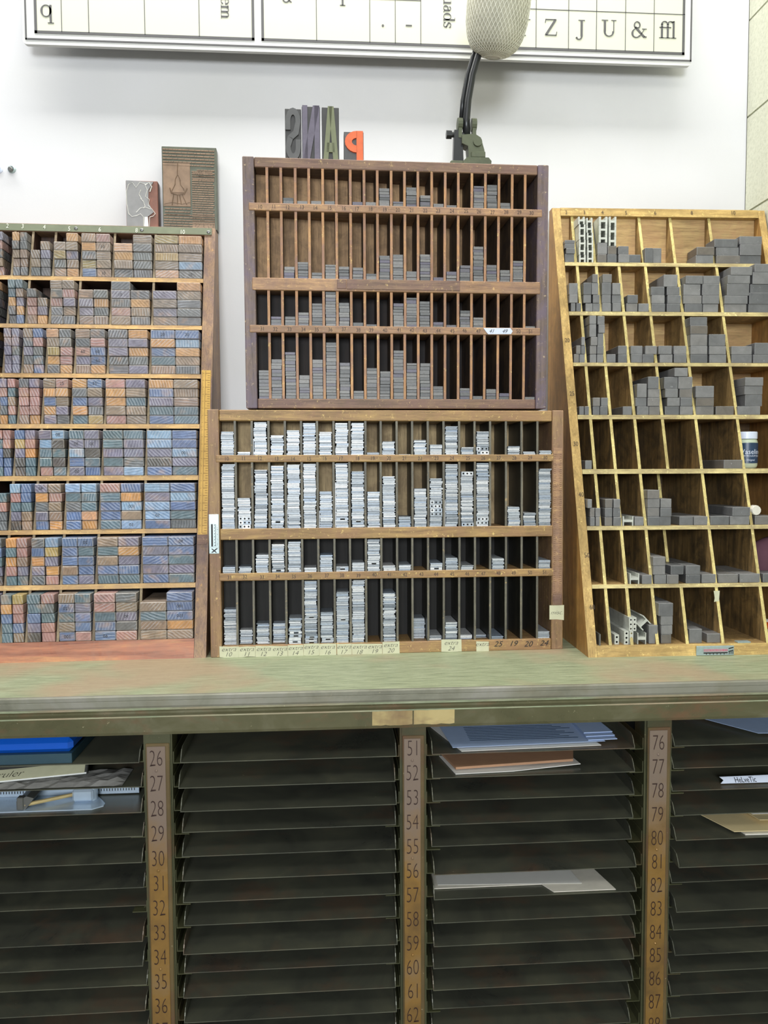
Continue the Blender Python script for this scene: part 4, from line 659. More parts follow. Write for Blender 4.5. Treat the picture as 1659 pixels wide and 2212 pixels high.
x0, x1, za, zc = low[5]; b = (x0, x1, yb + .004, yb + .19, zb + .0001, zb + .019); mb = MB(); hbeam(mb, *b, t=.10); tag(inst('h_shaped_spacer', mb, M['pale'], MR, b), 'pale H-shaped metal beam lying flat in column four, bottom row, right case', 'spacer', 'H-shaped spacers in the right case')
mb = MB(); hbeam(mb, -.009, .009, 0, .17, -.009, .009, t=.10); o = mb.build('h_shaped_spacer', M['pale']); o.matrix_world = MR @ Matrix.Translation((x1 - .002, yb + .012, zb + .0335)) @ Matrix.Rotation(-.75, 4, 'Y'); tag(o, 'pale H-shaped metal beam tilted on top of the flat beam, column four, bottom row', 'spacer', 'H-shaped spacers in the right case')
# white jar
x0, x1, za, zc = D['rmisc']['jar'][0]; rj = min((x1 - x0) / 2, .0235); cxj = max(x1 - rj, XR[6] + .0032 + rj); zj = RR[4][0]; Hj = min(zc - za, .072); yj = zj * tan(LR) + .02 + rj
J = empty('ointment_jar', MR @ Matrix.Translation((cxj, yj, zj))); tag(J, 'pale jar with white screw lid and navy label in column ten, fifth row, right case', 'jar')
mb = MB(); hb_ = Hj * .80; mb.lathe([(rj * .80, 0), (rj * .93, .002), (rj, .006), (rj, hb_ - .006), (rj * .95, hb_ - .002), (rj * .88, hb_)], 40); mb.build('jar_body', M['jar'], J, smooth=True)
mb = MB(); mb.lathe([(rj * .93, hb_ + .0004), (rj * .96, hb_ + .001), (rj * .96, Hj - .001), (rj * .93, Hj)], 40); mb.build('screw_lid', M['lid'], J)
mb = MB(); N = 20; a0, a1 = rad(-90 - 62), rad(-90 + 62); Rl = rj + .0005
P = []
for k in range(N + 1):
    a = a0 + (a1 - a0) * k / N; bul = .0025 * (1 - ((k / N) * 2 - 1) ** 2); P += [(Rl * cos(a), Rl * sin(a), hb_ * .16 - bul * .5 + .002), (Rl * cos(a), Rl * sin(a), hb_ * .86 + bul * .3)]
mb.faces(P, [(2 * k, 2 * k + 2, 2 * k + 3, 2 * k + 1) for k in range(N)]); jl = mb.build('jar_label', M['navy'], J)
def wrap_text(name, s, size, z, par, mat, R, a_off=0.0):
    me = text_mesh(s, mat, size).copy()
    for v in me.vertices: a = rad(-90) + v.co.x / R + a_off; v.co = (R * cos(a), R * sin(a), v.co.z + z)
    o = bpy.data.objects.new(name, me); COL.objects.link(o); o.parent = par
wrap_text('label_lettering', 'Vaseline', .0122, hb_ * .57, jl, M['lid'], Rl + .0005, rad(4)); wrap_text('label_lettering', 'PETROLEUM JELLY', .0042, hb_ * .42, jl, M['lid'], Rl + .0005, rad(8)); wrap_text('label_lettering', '- Original', .0045, hb_ * .28, jl, M['lid'], Rl + .0005, rad(-6))
# pens, brush and small tools in the bottom right
pr = D['rmisc']['pens']; zf = RR[7][0]
def rod(name, p0, p1, segs, label, cat):
    root = empty(name, MR @ Matrix.Translation(p0)); tag(root, label, cat); v = Vector(p1) - Vector(p0)
    for nm, a, b, r0, r1, m in segs:
        mb = MB(); mb.tube([v * a, v * (a + .15 * (b - a)), v * (b - .15 * (b - a)), v * b], [r0 * .9, r0, r1, r1 * .9], 14); mb.build(nm, m, root, smooth=False)
    return root
xq = XR[6]; 
rod('round_brush', (xq + .008, yb + .085, zf + .0075), (xq + .024, yb + .012, zf + .0075), [('handle', 0, .72, .0045, .007, M['whitep']), ('brush_head', .72, 1, .0075, .0075, M['cork'])], 'cream handle with round brown end lying at the front of column ten, bottom row', 'brush')
rod('craft_knife', (xq + .014, yb + .13, zf + .018), (xq + .072, yb + .02, zf + .0065), [('handle', 0, .55, .0055, .006, M['orange']), ('grip', .55, .85, .0062, .0055, M['red']), ('tip', .85, 1, .004, .0035, M['black'])], 'orange and red penlike tool lying slanted in column ten, bottom row, right case', 'pen')
rod('white_stick', (xq + .026, yb + .15, zf + .0215), (xq + .0865, yb + .026, zf + .0065), [('barrel', 0, .9, .0048, .0055, M['whitep']), ('end_cap', .9, 1, .0058, .0058, M['lid'])], 'white round stick lying behind the orange and red tool, bottom row, right case', 'stick')
mb = MB(); b = (pr[3][0], pr[3][1], yb + .0005, yb + .012, zf + .0001, zf + .0022); mb.cbox(*b, .0003); tag(inst('small_steel_strip', mb, M['plate'], MR, b), 'small flat pale metal strip on the front edge of column ten, bottom row', 'metal strip')
x0, x1, za, zc = D['rmisc']['ball'][0]; z6 = RR[5][0]; y6 = z6 * tan(LR)
rod('ball_ended_handle', (x0 + .006, y6 + .08, z6 + .0246), (x1 - .006, y6 + .003, z6 + .0246), [('shaft', 0, .8, .004, .006, M['cloth']), ('ball', .80, 1, .0088, .0088, M['whitep'])], 'white ball end of a maroon handle lying in column ten, sixth row, right case', 'handle')
x0, x1, za, zc = D['rmisc']['cloth'][0]; z7 = RR[6][0]; y7 = z7 * tan(LR); mb = MB()
prof = [(.020, 0), (.026, .006), (.028, .02), (.027, .04), (.020, .055), (.012, .062), (.008, .064)]
mb.lathe(prof, 18, 0, Matrix.Translation((XR[6] + .047, y7 + .06, z7 + .0002)) @ Matrix.Diagonal((1.25, .8, 1.1, 1)))
for v in range(len(mb.v)):
    x, y, z = mb.v[v]; mb.v[v] = (x + .002 * sin(z * 260 + y * 90), y + .002 * sin(x * 300), z + .0018 * sin(x * 200))
o = mb.build('cloth_bundle', M['cloth'], None, MR, smooth=True); tag(o, 'crumpled maroon cloth bundle in column ten, seventh row, right case', 'cloth')
# ---------------------------------------------------------------- things on top of the upper case
zt = D['up']['outer'][3]
def wood_letter(ch, rect, body, face, label, back=None):
    x0, x1, _, z1 = rect; z0 = zt; b = (x0, x1, .017, .036, z0, z1)
    mb = MB(); mb.cbox(*b, .0006); o = inst('wood_type_letter', mb, body, MU, b); tag(o, label, 'wood type')
    me = text_mesh(ch, face, 1.0, mirror=True, depth=.5).copy(); xs = [v.co.x for v in me.vertices]; zz = [v.co.z for v in me.vertices]
    W = (x1 - x0) * .97; H = (z1 - z0) * .985; sx = W / (max(xs) - min(xs)); sz = H / (max(zz) - min(zz))
    for v in me.vertices: v.co = (v.co.x * sx, v.co.y * .004 - .0115, (v.co.z - min(zz)) * sz + (z1 - z0) * .008)
    t = bpy.data.objects.new('raised_letter', me); COL.objects.link(t); t.parent = o
def bold(ch): return ch
# letters drawn as solid condensed shapes (mirror-reversed)
def arc(cx_, cz, rx, rz, a0, a1, n=10): return [(cx_ + rx * cos(rad(a0 + (a1 - a0) * k / n)), cz + rz * sin(rad(a0 + (a1 - a0) * k / n))) for k in range(n + 1)]
def band(out, inn): return [(out[k], out[k + 1], inn[k + 1], inn[k]) for k in range(len(out) - 1)]
LET = {}
LET['N'] = [[(0, 0), (.30, 0), (.30, 1), (0, 1)], [(.70, 0), (1, 0), (1, 1), (.70, 1)], [(.62, 1), (1, 1), (.42, .02), (.02, 0)]]
LET['A'] = [[(.04, 0), (.34, 0), (.62, 1), (.34, 1)], [(.66, 0), (.98, 0), (.70, 1), (.40, 1)], [(.25, .17), (.75, .17), (.72, .34), (.28, .34)]]
LET['P'] = [[(.64, 0), (.99, 0), (.99, 1), (.64, 1)]] + band(arc(.66, .655, .64, .345, 90, 270), arc(.66, .655, .27, .12, 90, 270))
so = arc(.5, .74, .5, .26, 180, 0, 8); si = arc(.5, .74, .17, .13, 180, 0, 8)
LET['S'] = band(so, si) + [[(.0, .74), (.33, .74), (.33, .58), (0, .58)], [(.67, .74), (1, .74), (.86, .50), (.52, .56)], [(.52, .56), (.86, .50), (.48, .40), (.14, .46)], [(.14, .46), (.50, .42), (.33, .26), (0, .26)]] + band(arc(.5, .26, .5, .26, 180, 360, 8), arc(.5, .26, .17, .13, 180, 360, 8)) + [[(.67, .26), (1, .26), (1, .40), (.67, .40)]]
def wood_type(ch, rect, body, face, label, lean=0.0):
    x0, x1, _, z1 = rect; b = (x0, x1, .019, .036, zt + .0002, z1); mb = MB(); mb.cbox(*b, .0006); o = inst('wood_type_letter', mb, body, MU, b); tag(o, label, 'wood type', 'wood type letters on the upper case')
    q = MB(); W = x1 - x0; H = z1 - zt
    for poly in LET[ch]: q.prismy([(-W / 2 + .0008 + x * (W - .0016), .0008 + z * (H - .0008)) for x, z in poly], -.0125, -.0084)
    q.build('raised_letter', face, o)
wood_type('S', D['type']['S'], M['t_dark'], M['t_grey'], 'grey mirror-reversed wood type letter S, leftmost of the four on the upper case')
wood_type('N', D['type']['N'], M['t_dark'], M['t_purple'], 'purple-grey mirror-reversed wood type letter N between the S and the A')
wood_type('A', D['type']['A'], M['t_dark'], M['t_green'], 'olive green wood type letter A standing on the upper case')
wood_type('P', D['type']['P'], M['t_grey'], M['t_orange'], 'small orange mirror-reversed wood type letter P, rightmost of the four')
# clamp stand with arm
(bx0, bz1), (bx1, bz0) = D['bar']; P_ = D['clampu']
st = empty('clamp_stand', MU @ Matrix.Translation((P_[1][0] - .02, .045, zt))); tag(st, 'green cast-iron clamp with curved black arm and long bar, on the upper case', 'clamp stand')
ox = P_[1][0] - .02
mb = MB(); mb.cbox(bx0 - ox, bx1 - ox, -.010, .006, .0055, .0125, .0008); mb.cbox(bx0 - ox, bx1 - ox, -.006, .002, .0002, .0054, .0004); mb.build('bar', M['lamp'], st)
mb = MB(); mb.lathe([(.002, 0), (.0035, .001), (.002, .002)], 10, 0, Matrix.Translation(((bx0 + bx1) / 2 - ox + .026, -.0102, .008)) @ Matrix.Rotation(pi / 2, 4, 'X')); mb.build('red_dot', M['red'], st)
u0 = P_[0][0] - ox
mb = MB(); mb.cbox(u0 - .002, u0 + .024, -.014, .012, .0002, .0155, .002); mb.build('bar_clamp', M['lamp'], st)
mb = MB(); mb.prismy([(u0 + .019, .0002), (u0 + .030, .0002), (u0 + .034, .008), (u0 + .052, .009), (u0 + .054, .0002), (u0 + .066, .0002), (u0 + .067, .014), (u0 + .062, .0195), (u0 + .026, .0195), (u0 + .019, .013)], -.018, .016); mb.build('foot', M['lamp'], st)
mb = MB(); mb.prismy([(u0 + .004, .014), (u0 + .022, .014), (u0 + .020, .052), (u0 + .016, .068), (u0 + .006, .068)], -.006, .006); mb.tube([(u0 - .007, 0, .062), (u0 + .002, 0, .062)], .0072, 6); mb.tube([(u0 + .002, 0, .062), (u0 + .03, 0, .062)], .0045, 10); mb.build('upright_link', M['iron'], st)
mb = MB(); mb.prismy([(u0 + .030, .019), (u0 + .058, .019), (u0 + .056, .034), (u0 + .050, .054), (u0 + .040, .060), (u0 + .018, .058), (u0 + .018, .044), (u0 + .028, .040)], -.012, .010); mb.cbox(u0 + .033, u0 + .057, -.0165, -.011, .020, .030, .001); mb.tube([(u0 + .044, -.012, .046), (u0 + .044, -.016, .046)], .0075, 12); mb.build('bracket', M['lamp'], st)
mb = MB()
for xx in (u0 + .016, u0 + .040):
    mb.tube([(xx - .004, 0, .079), (xx + .004, 0, .079)], .0105, 14); mb.box(xx - .003, xx + .003, -.007, .007, .055, .079)
mb.build('pivot_lug', M['lamp'], st)
ax, az = P_[3][0] - ox, 0
arm = [(u0 + .028, 0, .060), (u0 + .027, 0, .085), (u0 + .030, -.001, .12), (u0 + .037, -.002, .16), (u0 + .046, -.004, .19), (u0 + .052, -.006, .205)]
mb = MB(); mb.tube(arm, [.0065, .0065, .0062, .006, .006, .006], 10); mb.tube([(p[0] - .0085, p[1] + .004, p[2]) for p in arm[1:]], .0035, 8); mb.build('arm', M['iron'], st, smooth=True)
# spool of thread on the arm's end: egg-shaped with a hollow upper end
cxs = (P_[5][0] + P_[6][0]) / 2; hw = (P_[6][0] - P_[5][0]) / 2; zbot = P_[7][1]
SP = MU @ Matrix.Translation((cxs - .001, .036, zbot)) @ Matrix.Rotation(rad(4), 4, 'Y') @ Matrix.Rotation(rad(14), 4, 'X')
sp = empty('thread_spool', SP); tag(sp, 'netted spool of white thread tapering downward on the end of the black arm', 'thread spool')
prof = [(.012, 0), (.026, .004), (.038, .014), (.0455, .030), (.0495, .050), (.0505, .075), (.050, .098), (.046, .115), (.040, .122), (.030, .119), (.022, .105), (.018, .085)]
k_ = hw / .0515; prof = [(r * k_, z) for r, z in prof]
mb = MB(); mb.lathe([(max(r - .0014, .001), z + .0006) for r, z in prof], 36); mb.build('spool_core', M['core'], sp, smooth=True)
def rad_at(s):
    s = s * (len(prof) - 1); i = min(int(s), len(prof) - 2); f_ = s - i
    return prof[i][0] * (1 - f_) + prof[i + 1][0] * f_, prof[i][1] * (1 - f_) + prof[i + 1][1] * f_
mb = MB()
for d_ in (1, -1):
    for k in range(46):
        pts = []
        for j in range(31):
            r, z = rad_at(j / 30); a = 2 * pi * k / 46 + d_ * j / 30 * pi * .8; pts.append(((r + .0003) * cos(a), (r + .0003) * sin(a), z))
        mb.tube(pts, .00042, 3, cap=False)
mb.build('thread', M['thread'], sp)
# ---------------------------------------------------------------- printing plates on the left case
ztl = dL['top']
(px0, pz1), (px1, pz0) = D['plates'][0][:2], D['plates'][0][2:]; (px0, pz1, px1, pz0) = D['plates'][0]
b = (px0, px1, .236, .256, ztl + .0005, pz1); mb = MB(); mb.cbox(*b, .0008); o = inst('mounted_printing_cut', mb, M['redwood'], ML, b); tag(o, 'small reddish wood block with grey metal cut, leaning on the wall above left case', 'printing plate')
W, H = px1 - px0, pz1 - ztl; q = MB(); y0, y1 = -.0125, -.0102
q.prismy([(-W * .48, H * .02), (W * .12, H * .02), (W * .18, H * .25), (W * .36, H * .34), (W * .20, H * .55), (W * .22, H * .8), (W * .38, H * .97), (-W * .48, H * .985)], y0, y1); pl = q.build('metal_face', M['zinc'], o)
q = MB()
def line(pts, r=.0007): q.tube([(-W / 2 + x * W, y0 - .0001, z * H) for x, z in pts], r, 5)
line([(.08, .3), (.03, .5), (.02, .75), (.1, .9), (.22, .94), (.33, .84), (.45, .95), (.6, .92), (.68, .8), (.62, .66), (.74, .6), (.7, .48), (.82, .40), (.92, .31), (.85, .26), (.74, .24), (.72, .02)])
line([(.08, .3), (.18, .24), (.32, .26), (.45, .30), (.54, .24), (.55, .02)]); line([(.32, .33), (.45, .42), (.62, .44), (.78, .40)]); line([(.45, .62), (.55, .56), (.6, .46), (.55, .42)]); line([(.62, .9), (.74, .95), (.82, .86), (.76, .76)], .0012); line([(.48, .8), (.42, .7), (.5, .6)])
q.build('raised_lines', M['zincl'], pl)
q = MB(); q.prismy([(W * .06, H * .02), (W * .20, H * .02), (W * .18, H * .24), (W * .08, H * .24)], y0 - .0006, y0); q.build('pale_stem', M['zincl'], pl)
(px0, pz1, px1, pz0) = D['plates'][1]
b = (px0, px1, .234, .255, ztl + .0005, pz1); mb = MB(); mb.cbox(*b, .0008); o = inst('mounted_printing_plate', mb, M['copperg'], ML, b); tag(o, 'large tarnished copper printing plate with rows of raised lettering, above left case', 'printing plate')
W, H = px1 - px0, pz1 - ztl; y0 = -.0105; q = MB(); rr_ = random.Random(4)
def tline(x0, x1, z):
    x = x0
    while x < x1 - .003:
        l = min(rr_.uniform(.004, .013), x1 - x); dz = -(x) * .012; q.box(x, x + l - .0007, y0 - .0016, y0 + .0002, z + dz - .0011, z + dz + .0011); x += l
for k in range(6): tline(-W * .48, W * .47, H * .955 - k * .0056)
for k in range(4): tline(W * .06 if k else W * .14, W * .47, H * .955 - .036 - k * .0056)
for k in range(26): tline(W * .045, W * .46, H * .70 - k * .0041)
for k in range(3): tline(-W * .46, W * .02, H * .245 - k * .0056)
for k in range(6): tline(-W * .48, W * .46, H * .17 - k * .0048)
q.build('raised_lettering', M['copper'], o)
q = MB(); q.cbox(-W * .485, W * .015, y0 - .0012, y0 + .0002, H * .275, H * .80, .0004); pic = q.build('picture_panel', M['copper'], o)
q = MB(); g = lambda pts, r=.0008: q.tube([(-W * .485 + x * W * .5, y0 - .0014, H * .275 + z * H * .525) for x, z in pts], r, 5)
g([(.55, .98), (.53, .72), (.45, .62), (.44, .5), (.34, .38), (.32, .32), (.8, .32), (.74, .42), (.64, .5), (.62, .62), (.56, .72)]); g([(.25, .42), (.30, .30), (.5, .27), (.78, .29), (.88, .42)], .0013); g([(.38, .27), (.32, .03)]); g([(.70, .27), (.86, .04)]); g([(.52, .27), (.52, .05)]); g([(.60, .27), (.66, .05)]); g([(.02, .05), (.3, .09), (.7, .06), (.98, .1)], .0006)
q.build('raised_picture', M['copper'], pic)
# ---------------------------------------------------------------- chart on the wall
YC = .424; ch = D['chart']; X0, Z0 = ch['bl']; X1 = ch['br'][0]; Z1 = Z0 + .80
cr = empty('type_case_chart', Matrix.Translation((0, YC, 0))); tag(cr, 'big white lettered wall chart with ruled cells, hung high behind the cases', 'chart')
def rrect(x0, x1, z0, z1, r): return arc(x1 - r, z1 - r, r, r, 0, 90, 5) + arc(x0 + r, z1 - r, r, r, 90, 180, 5) + arc(x0 + r, z0 + r, r, r, 180, 270, 5) + arc(x1 - r, z0 + r, r, r, 270, 360, 5)
mb = MB(); mb.prismy(rrect(X0, X1, Z0, Z1, .007), 0, .008); mb.build('board', M['board'], cr)
for xx_ in (X0 + .2, (X0 + X1) / 2, X1 - .2):
    q = MB(); q.box(xx_ - .02, xx_ + .02, .0082, YW - YC - .0002, Z0 + .12, Z1 - .1); q.build('mounting_batten', M['r_back'], cr)
tk = ch['thick']; zi = (tk[0][1] + tk[1][1] + tk[2][1] + tk[3][1]) / 4
zo = (ch['outer'][0][1] + ch['outer'][1][1]) / 2; zT = Z1 - (zo - Z0)
mb = MB(); e = -.0006; xa, xb, xc, xd = tk[2][0], tk[0][0], tk[1][0], tk[3][0]
mb.box(xa, xb, e, 0, zi, Z1 - .03); mb.box(xc, xd, e, 0, zi, Z1 - .03); mb.build('tinted_cells', M['cream'], cr)
mb = MB(); e0, e1 = -.0012, -.0005
def frame_(x0, x1, z0, z1, t):
    mb.box(x0, x1, e0, e1, z0, z0 + t); mb.box(x0, x1, e0, e1, z1 - t, z1); mb.box(x0, x0 + t, e0, e1, z0, z1); mb.box(x1 - t, x1, e0, e1, z0, z1)
frame_(xa, xb, zi, Z1 - .03, .0048); frame_(xc, xd, zi, Z1 - .03, .0048)
frame_(ch['outer'][0][0], ch['outer'][1][0], zo, zT, .0028)
for x, z, _ in ch['v']: mb.box(x - .0006, x + .0006, e0, e1, zi + .003, Z1 - .033)
zh = (ch['h'][0][1] + ch['h'][1][1]) / 2; mb.box(ch['h'][0][0] - .04, xd, e0, e1, zh - .0006, zh + .0006); zh2 = ch['h'][2][1]; mb.box(ch['h'][2][0], ch['h'][3][0], e0, e1, ch['h'][3][1] - .0006, ch['h'][3][1] + .0006)
mb.build('ruled_lines', M['line'], cr)
# serif letters drawn by hand: strokes in em units
def S_(pts, w): return ('s', pts, w)
def ell(cx_, cy, rx, ry, a0, a1, wt, wn, n=22):
    # ring segment, thick at the sides (wt) and thin at top and bottom (wn)
    o_, i_ = [], []
    for k in range(n + 1):
        a = rad(a0 + (a1 - a0) * k / n); t = abs(cos(a)) ** 1.5; w = wn + (wt - wn) * t
        o_.append((cx_ + rx * cos(a), cy + ry * sin(a))); i_.append((cx_ + (rx - w) * cos(a), cy + (ry - min(w, wn * 1.2)) * sin(a)))
    return [list(q_) for q_ in band(o_, i_)]
def seg(x0, y0, x1, y1, w):
    d_ = math.hypot(x1 - x0, y1 - y0); nx, ny = -(y1 - y0) / d_ * w / 2, (x1 - x0) / d_ * w / 2
    return [[(x0 + nx, y0 + ny), (x1 + nx, y1 + ny), (x1 - nx, y1 - ny), (x0 - nx, y0 - ny)]]
def stem(x, y0, y1, w=.085): return [[(x - w / 2, y0), (x + w / 2, y0), (x + w / 2, y1), (x - w / 2, y1)]]
def ser(x, y, w=.24, t=.022): return [[(x - w / 2, y), (x + w / 2, y), (x + w / 2, y + t), (x - w / 2, y + t)]]
def flag_(x, y): return [[(x + .042, y), (x - .11, y - .045), (x - .11, y - .062), (x, y - .07)]]
G = {
 'q': (.54, ell(.24, .23, .22, .24, 0, 360, .085, .03) + stem(.42, -.24, .46) + ser(.42, -.25, .24)),
 'e': (.46, ell(.23, .23, .21, .24, 12, 330, .085, .03) + [[(.04, .25), (.43, .25), (.43, .28), (.04, .28)]]),
 'm': (.80, stem(.10, 0, .44) + flag_(.10, .46) + ser(.10, 0) + stem(.38, 0, .34) + ser(.38, 0) + stem(.66, 0, .34) + ser(.66, 0) + ell(.265, .32, .16, .14, 0, 165, .085, .035) + ell(.545, .32, .16, .14, 0, 165, .085, .035)),
 'a': (.46, stem(.33, .05, .34) + ell(.22, .32, .15, .14, 0, 160, .08, .03) + ell(.19, .135, .16, .145, 60, 330, .08, .03) + seg(.33, .07, .43, .01, .04) + seg(.10, .28, .34, .30, .03)),
 'u': (.52, stem(.12, .12, .46) + ser(.07, .44, .14) + ell(.24, .14, .16, .15, 180, 320, .085, .035) + stem(.40, 0, .46) + ser(.36, .44, .14) + ser(.45, 0, .12)),
 'd': (.54, ell(.24, .23, .22, .24, 0, 360, .085, .03) + stem(.42, 0, .70) + ser(.37, .68, .14) + ser(.47, 0, .12)),
 's': (.38, ell(.18, .35, .14, .12, 20, 215, .05, .035) + seg(.05, .31, .32, .16, .085) + ell(.18, .12, .15, .13, -150, 40, .05, .035) + seg(.32, .33, .32, .45, .025) + seg(.04, .01, .04, .14, .025)),
 'l': (.26, stem(.13, 0, .70) + ser(.13, 0) + flag_(.13, .72)),
 'f': (.30, stem(.13, 0, .58) + ser(.13, 0) + ell(.25, .56, .165, .15, 50, 185, .085, .035) + [[(.02, .43), (.28, .43), (.28, .46), (.02, .46)]] + seg(.33, .63, .34, .66, .06)),
 'Y': (.68, stem(.34, 0, .32, .10) + seg(.34, .30, .10, .67, .095) + seg(.35, .30, .57, .67, .035) + ser(.34, 0, .28) + ser(.10, .655, .24) + ser(.57, .655, .2)),
 'Z': (.60, seg(.09, .02, .50, .65, .095) + [[(.05, 0), (.54, 0), (.54, .035), (.05, .035)], [(.08, .64), (.54, .64), (.54, .675), (.08, .675)]] + seg(.53, .0, .56, .16, .03) + seg(.08, .675, .06, .52, .03)),
 'J': (.36, stem(.22, .02, .66, .095) + ser(.22, .655, .28) + ell(.10, .02, .165, .16, -150, 0, .08, .035) + seg(.0, -.07, .03, -.04, .06)),
 'U': (.72, stem(.17, .20, .66, .095) + ser(.17, .655, .28) + stem(.56, .20, .66, .035) + ser(.56, .655, .22) + ell(.352, .21, .228, .22, 180, 360, .085, .035)),
 '&': (.76, ell(.28, .52, .15, .16, -60, 240, .06, .035) + ell(.24, .18, .21, .19, 120, 330, .085, .035) + seg(.20, .44, .60, .03, .085) + seg(.14, .34, .34, .43, .03) + seg(.40, .06, .60, .36, .03) + ser(.60, .36, .2) + seg(.58, .04, .70, .04, .05)),
 '.': (.24, [arc(.12, .05, .05, .05, 0, 360, 12)[:-1]]), '-': (.34, [[(.04, .22), (.30, .22), (.30, .27), (.04, .27)]])}
def serif_text(s, size):
    ps = []; x = 0
    for c_ in s:
        w, polys = G[c_]; ps += [[((px + x) * size, py * size) for px, py in p] for p in polys]; x += w * (.86 if s == 'ffl' else 1)
    xs = [p[0] for q_ in ps for p in q_]; cx_ = (min(xs) + max(xs)) / 2
    return [[(a - cx_, b_) for a, b_ in q_] for q_ in ps]
SZ = {'q': .045, 'em': .031, 'a': .042, 'l': .042, 'uads': .031}
for t, x, z in ch['txt']:
    s = SZ.get(t, .0445); polys = serif_text(t, s); mb = MB()
    for p in polys:
        if t in ('em', 'uads'): p = [(y - .23 * s, -x_) for x_, y in p]
        else: p = [(x_, y - (.23 if t in ('q', 'a') else .33 if t not in '.-' else .05 if t == '.' else .24) * s) for x_, y in p]
        mb.prismy([(a + x, b_ + z) for a, b_ in p], -.0016, -.0007)
    mb.build('lettering', M['line'], cr)
# ---------------------------------------------------------------- worktop
XA, XB = -1.3, XW - .002
wt = empty('worktop', Matrix.Translation((0, 0, .95))); tag(wt, 'long worn green worktop with grey metal front edging, carrying the type cases', 'worktop')
mb = MB(); mb.box(XA, XB, .0062, YW - .001, -.032, 0); mb.build('top_surface', M['counter'], wt)
ze0, ze1 = D['edge'][1] - .95, 0
mb = MB(); mb.prism([(.0002, ze0 + .003), (.0014, ze0), (.006, ze0), (.006, .0004), (.0022, .0004), (.0006, -.0012), (.0006, -.006), (.0012, -.0066), (.0002, -.0074)], XA, XB); mb.build('metal_edging', M['edging'], wt)
# ---------------------------------------------------------------- galley cabinet
cb = empty('galley_cabinet', Matrix()); tag(cb, 'olive green steel cabinet with numbered posts and open tray slots below the worktop', 'cabinet')
za1, za0 = D['apron'][0], D['apron'][1]
mb = MB(); mb.prism([(.004, za1 - .004), (.0065, za1 - .009), (.0085, za0 + .004), (.010, za0), (.028, za0), (.028, .95 - .0335), (.012, .95 - .0335), (.006, za1 + .0), (.004, za1 - .001)][::-1], XA, XB); ap = mb.build('apron', M['apron'], cb)
# chipped patch of old paint in the middle of the apron
mb = MB(); rp = random.Random(8)
for (xa_, xb_) in ((.055, .112), (.114, .172)):
    n = 9; topp = [(xa_ + (xb_ - xa_) * k / n, za1 - .0100 - rp.uniform(0, .0005)) for k in range(n + 1)]; bot = [(xa_ + (xb_ - xa_) * k / n, za0 + .0045 + rp.uniform(-.0004, .0012)) for k in range(n + 1)]
    P = [(x, .0066 + (za1 - .009 - z) * .085 - .0006, z) for x, z in topp] + [(x, .0066 + (za1 - .009 - z) * .085 - .0006, z) for x, z in bot]
    mb.faces(P, [(k, n + 1 + k, n + 2 + k, k + 1) for k in range(n)])
mb.build('paint_patch', M['patina'], ap)
YB = .38
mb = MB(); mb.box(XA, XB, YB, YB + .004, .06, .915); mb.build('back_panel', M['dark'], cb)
mb = MB(); mb.box(XA, XB, .03, YB - .001, .0, .10); mb.build('plinth', M['cab'], cb)
Px = D['posts']
PZ = [(D['platetop'][i] + .0) for i in range(3)]
allx = Px + [[Px[2][1] + .3635, Px[2][1] + .3635 + .045], [Px[0][0] - .3635 - .045 + .0, Px[0][0] - .3635]]
for i, (x0, x1) in enumerate(allx):
    mb = MB(); x1 = min(x1, XB)
    mb.prism([(.0215, .102), (.0215, za0 + .012), (.052, za0 + .012), (.052, .102)], x0 + .003, x1 - .002); 
    mb.prism([(.024, .102), (.024, za0 + .012), (.06, za0 + .012), (.06, .102)], x0, x0 + .0029); mb.prism([(.024, .102), (.024, za0 + .012), (.06, za0 + .012), (.06, .102)], x1 - .0019, x1)
    po = mb.build('post', M['cab'], cb)
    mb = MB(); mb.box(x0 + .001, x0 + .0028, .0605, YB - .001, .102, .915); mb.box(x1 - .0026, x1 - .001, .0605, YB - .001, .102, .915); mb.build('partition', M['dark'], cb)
    if i < 3:
        ptop = D['platetop'][i]; a, b_ = x0 + .0055, x1 - .0085
        mb = MB(); mb.cbox(x0 + .0035, x1 - .0030, .0197, .0214, .11, ptop + .004, .0008); mb.build('plate_backing', M['post'], po)
        mb = MB(); mb.cbox(a, b_, .0184, .0196, .115, ptop, .0004); mb.build('number_plate', M['brass'], po)
        (n0, zz0), (n1_, zz1) = D['numz'][i]; pit = (zz0 - zz1) / (n1_ - n0); items = []; k = n0; z = zz0
        while z > .14: items.append((str(k), (a + b_) / 2, .0180, z)); z -= pit; k += 1
        join_texts('number_lettering', items, M['num'], po, .0335, xs=.58, off=-.0007)
        k = 0; z = zz0 - pit * (.5 if i != 1 else .5)
        step = {0: 4, 1: 4, 2: 4}[i]; k = 0
        while z > .13:
            mb = MB(); mb.lathe([(.0022, 0), (.002, .0008), (.001, .0014)], 10, 0, Matrix.Translation(((a + b_) / 2, .0184, z)) @ Matrix.Rotation(pi / 2, 4, 'X')); mb.build('rivet', M['brass'], po); z -= pit * 4
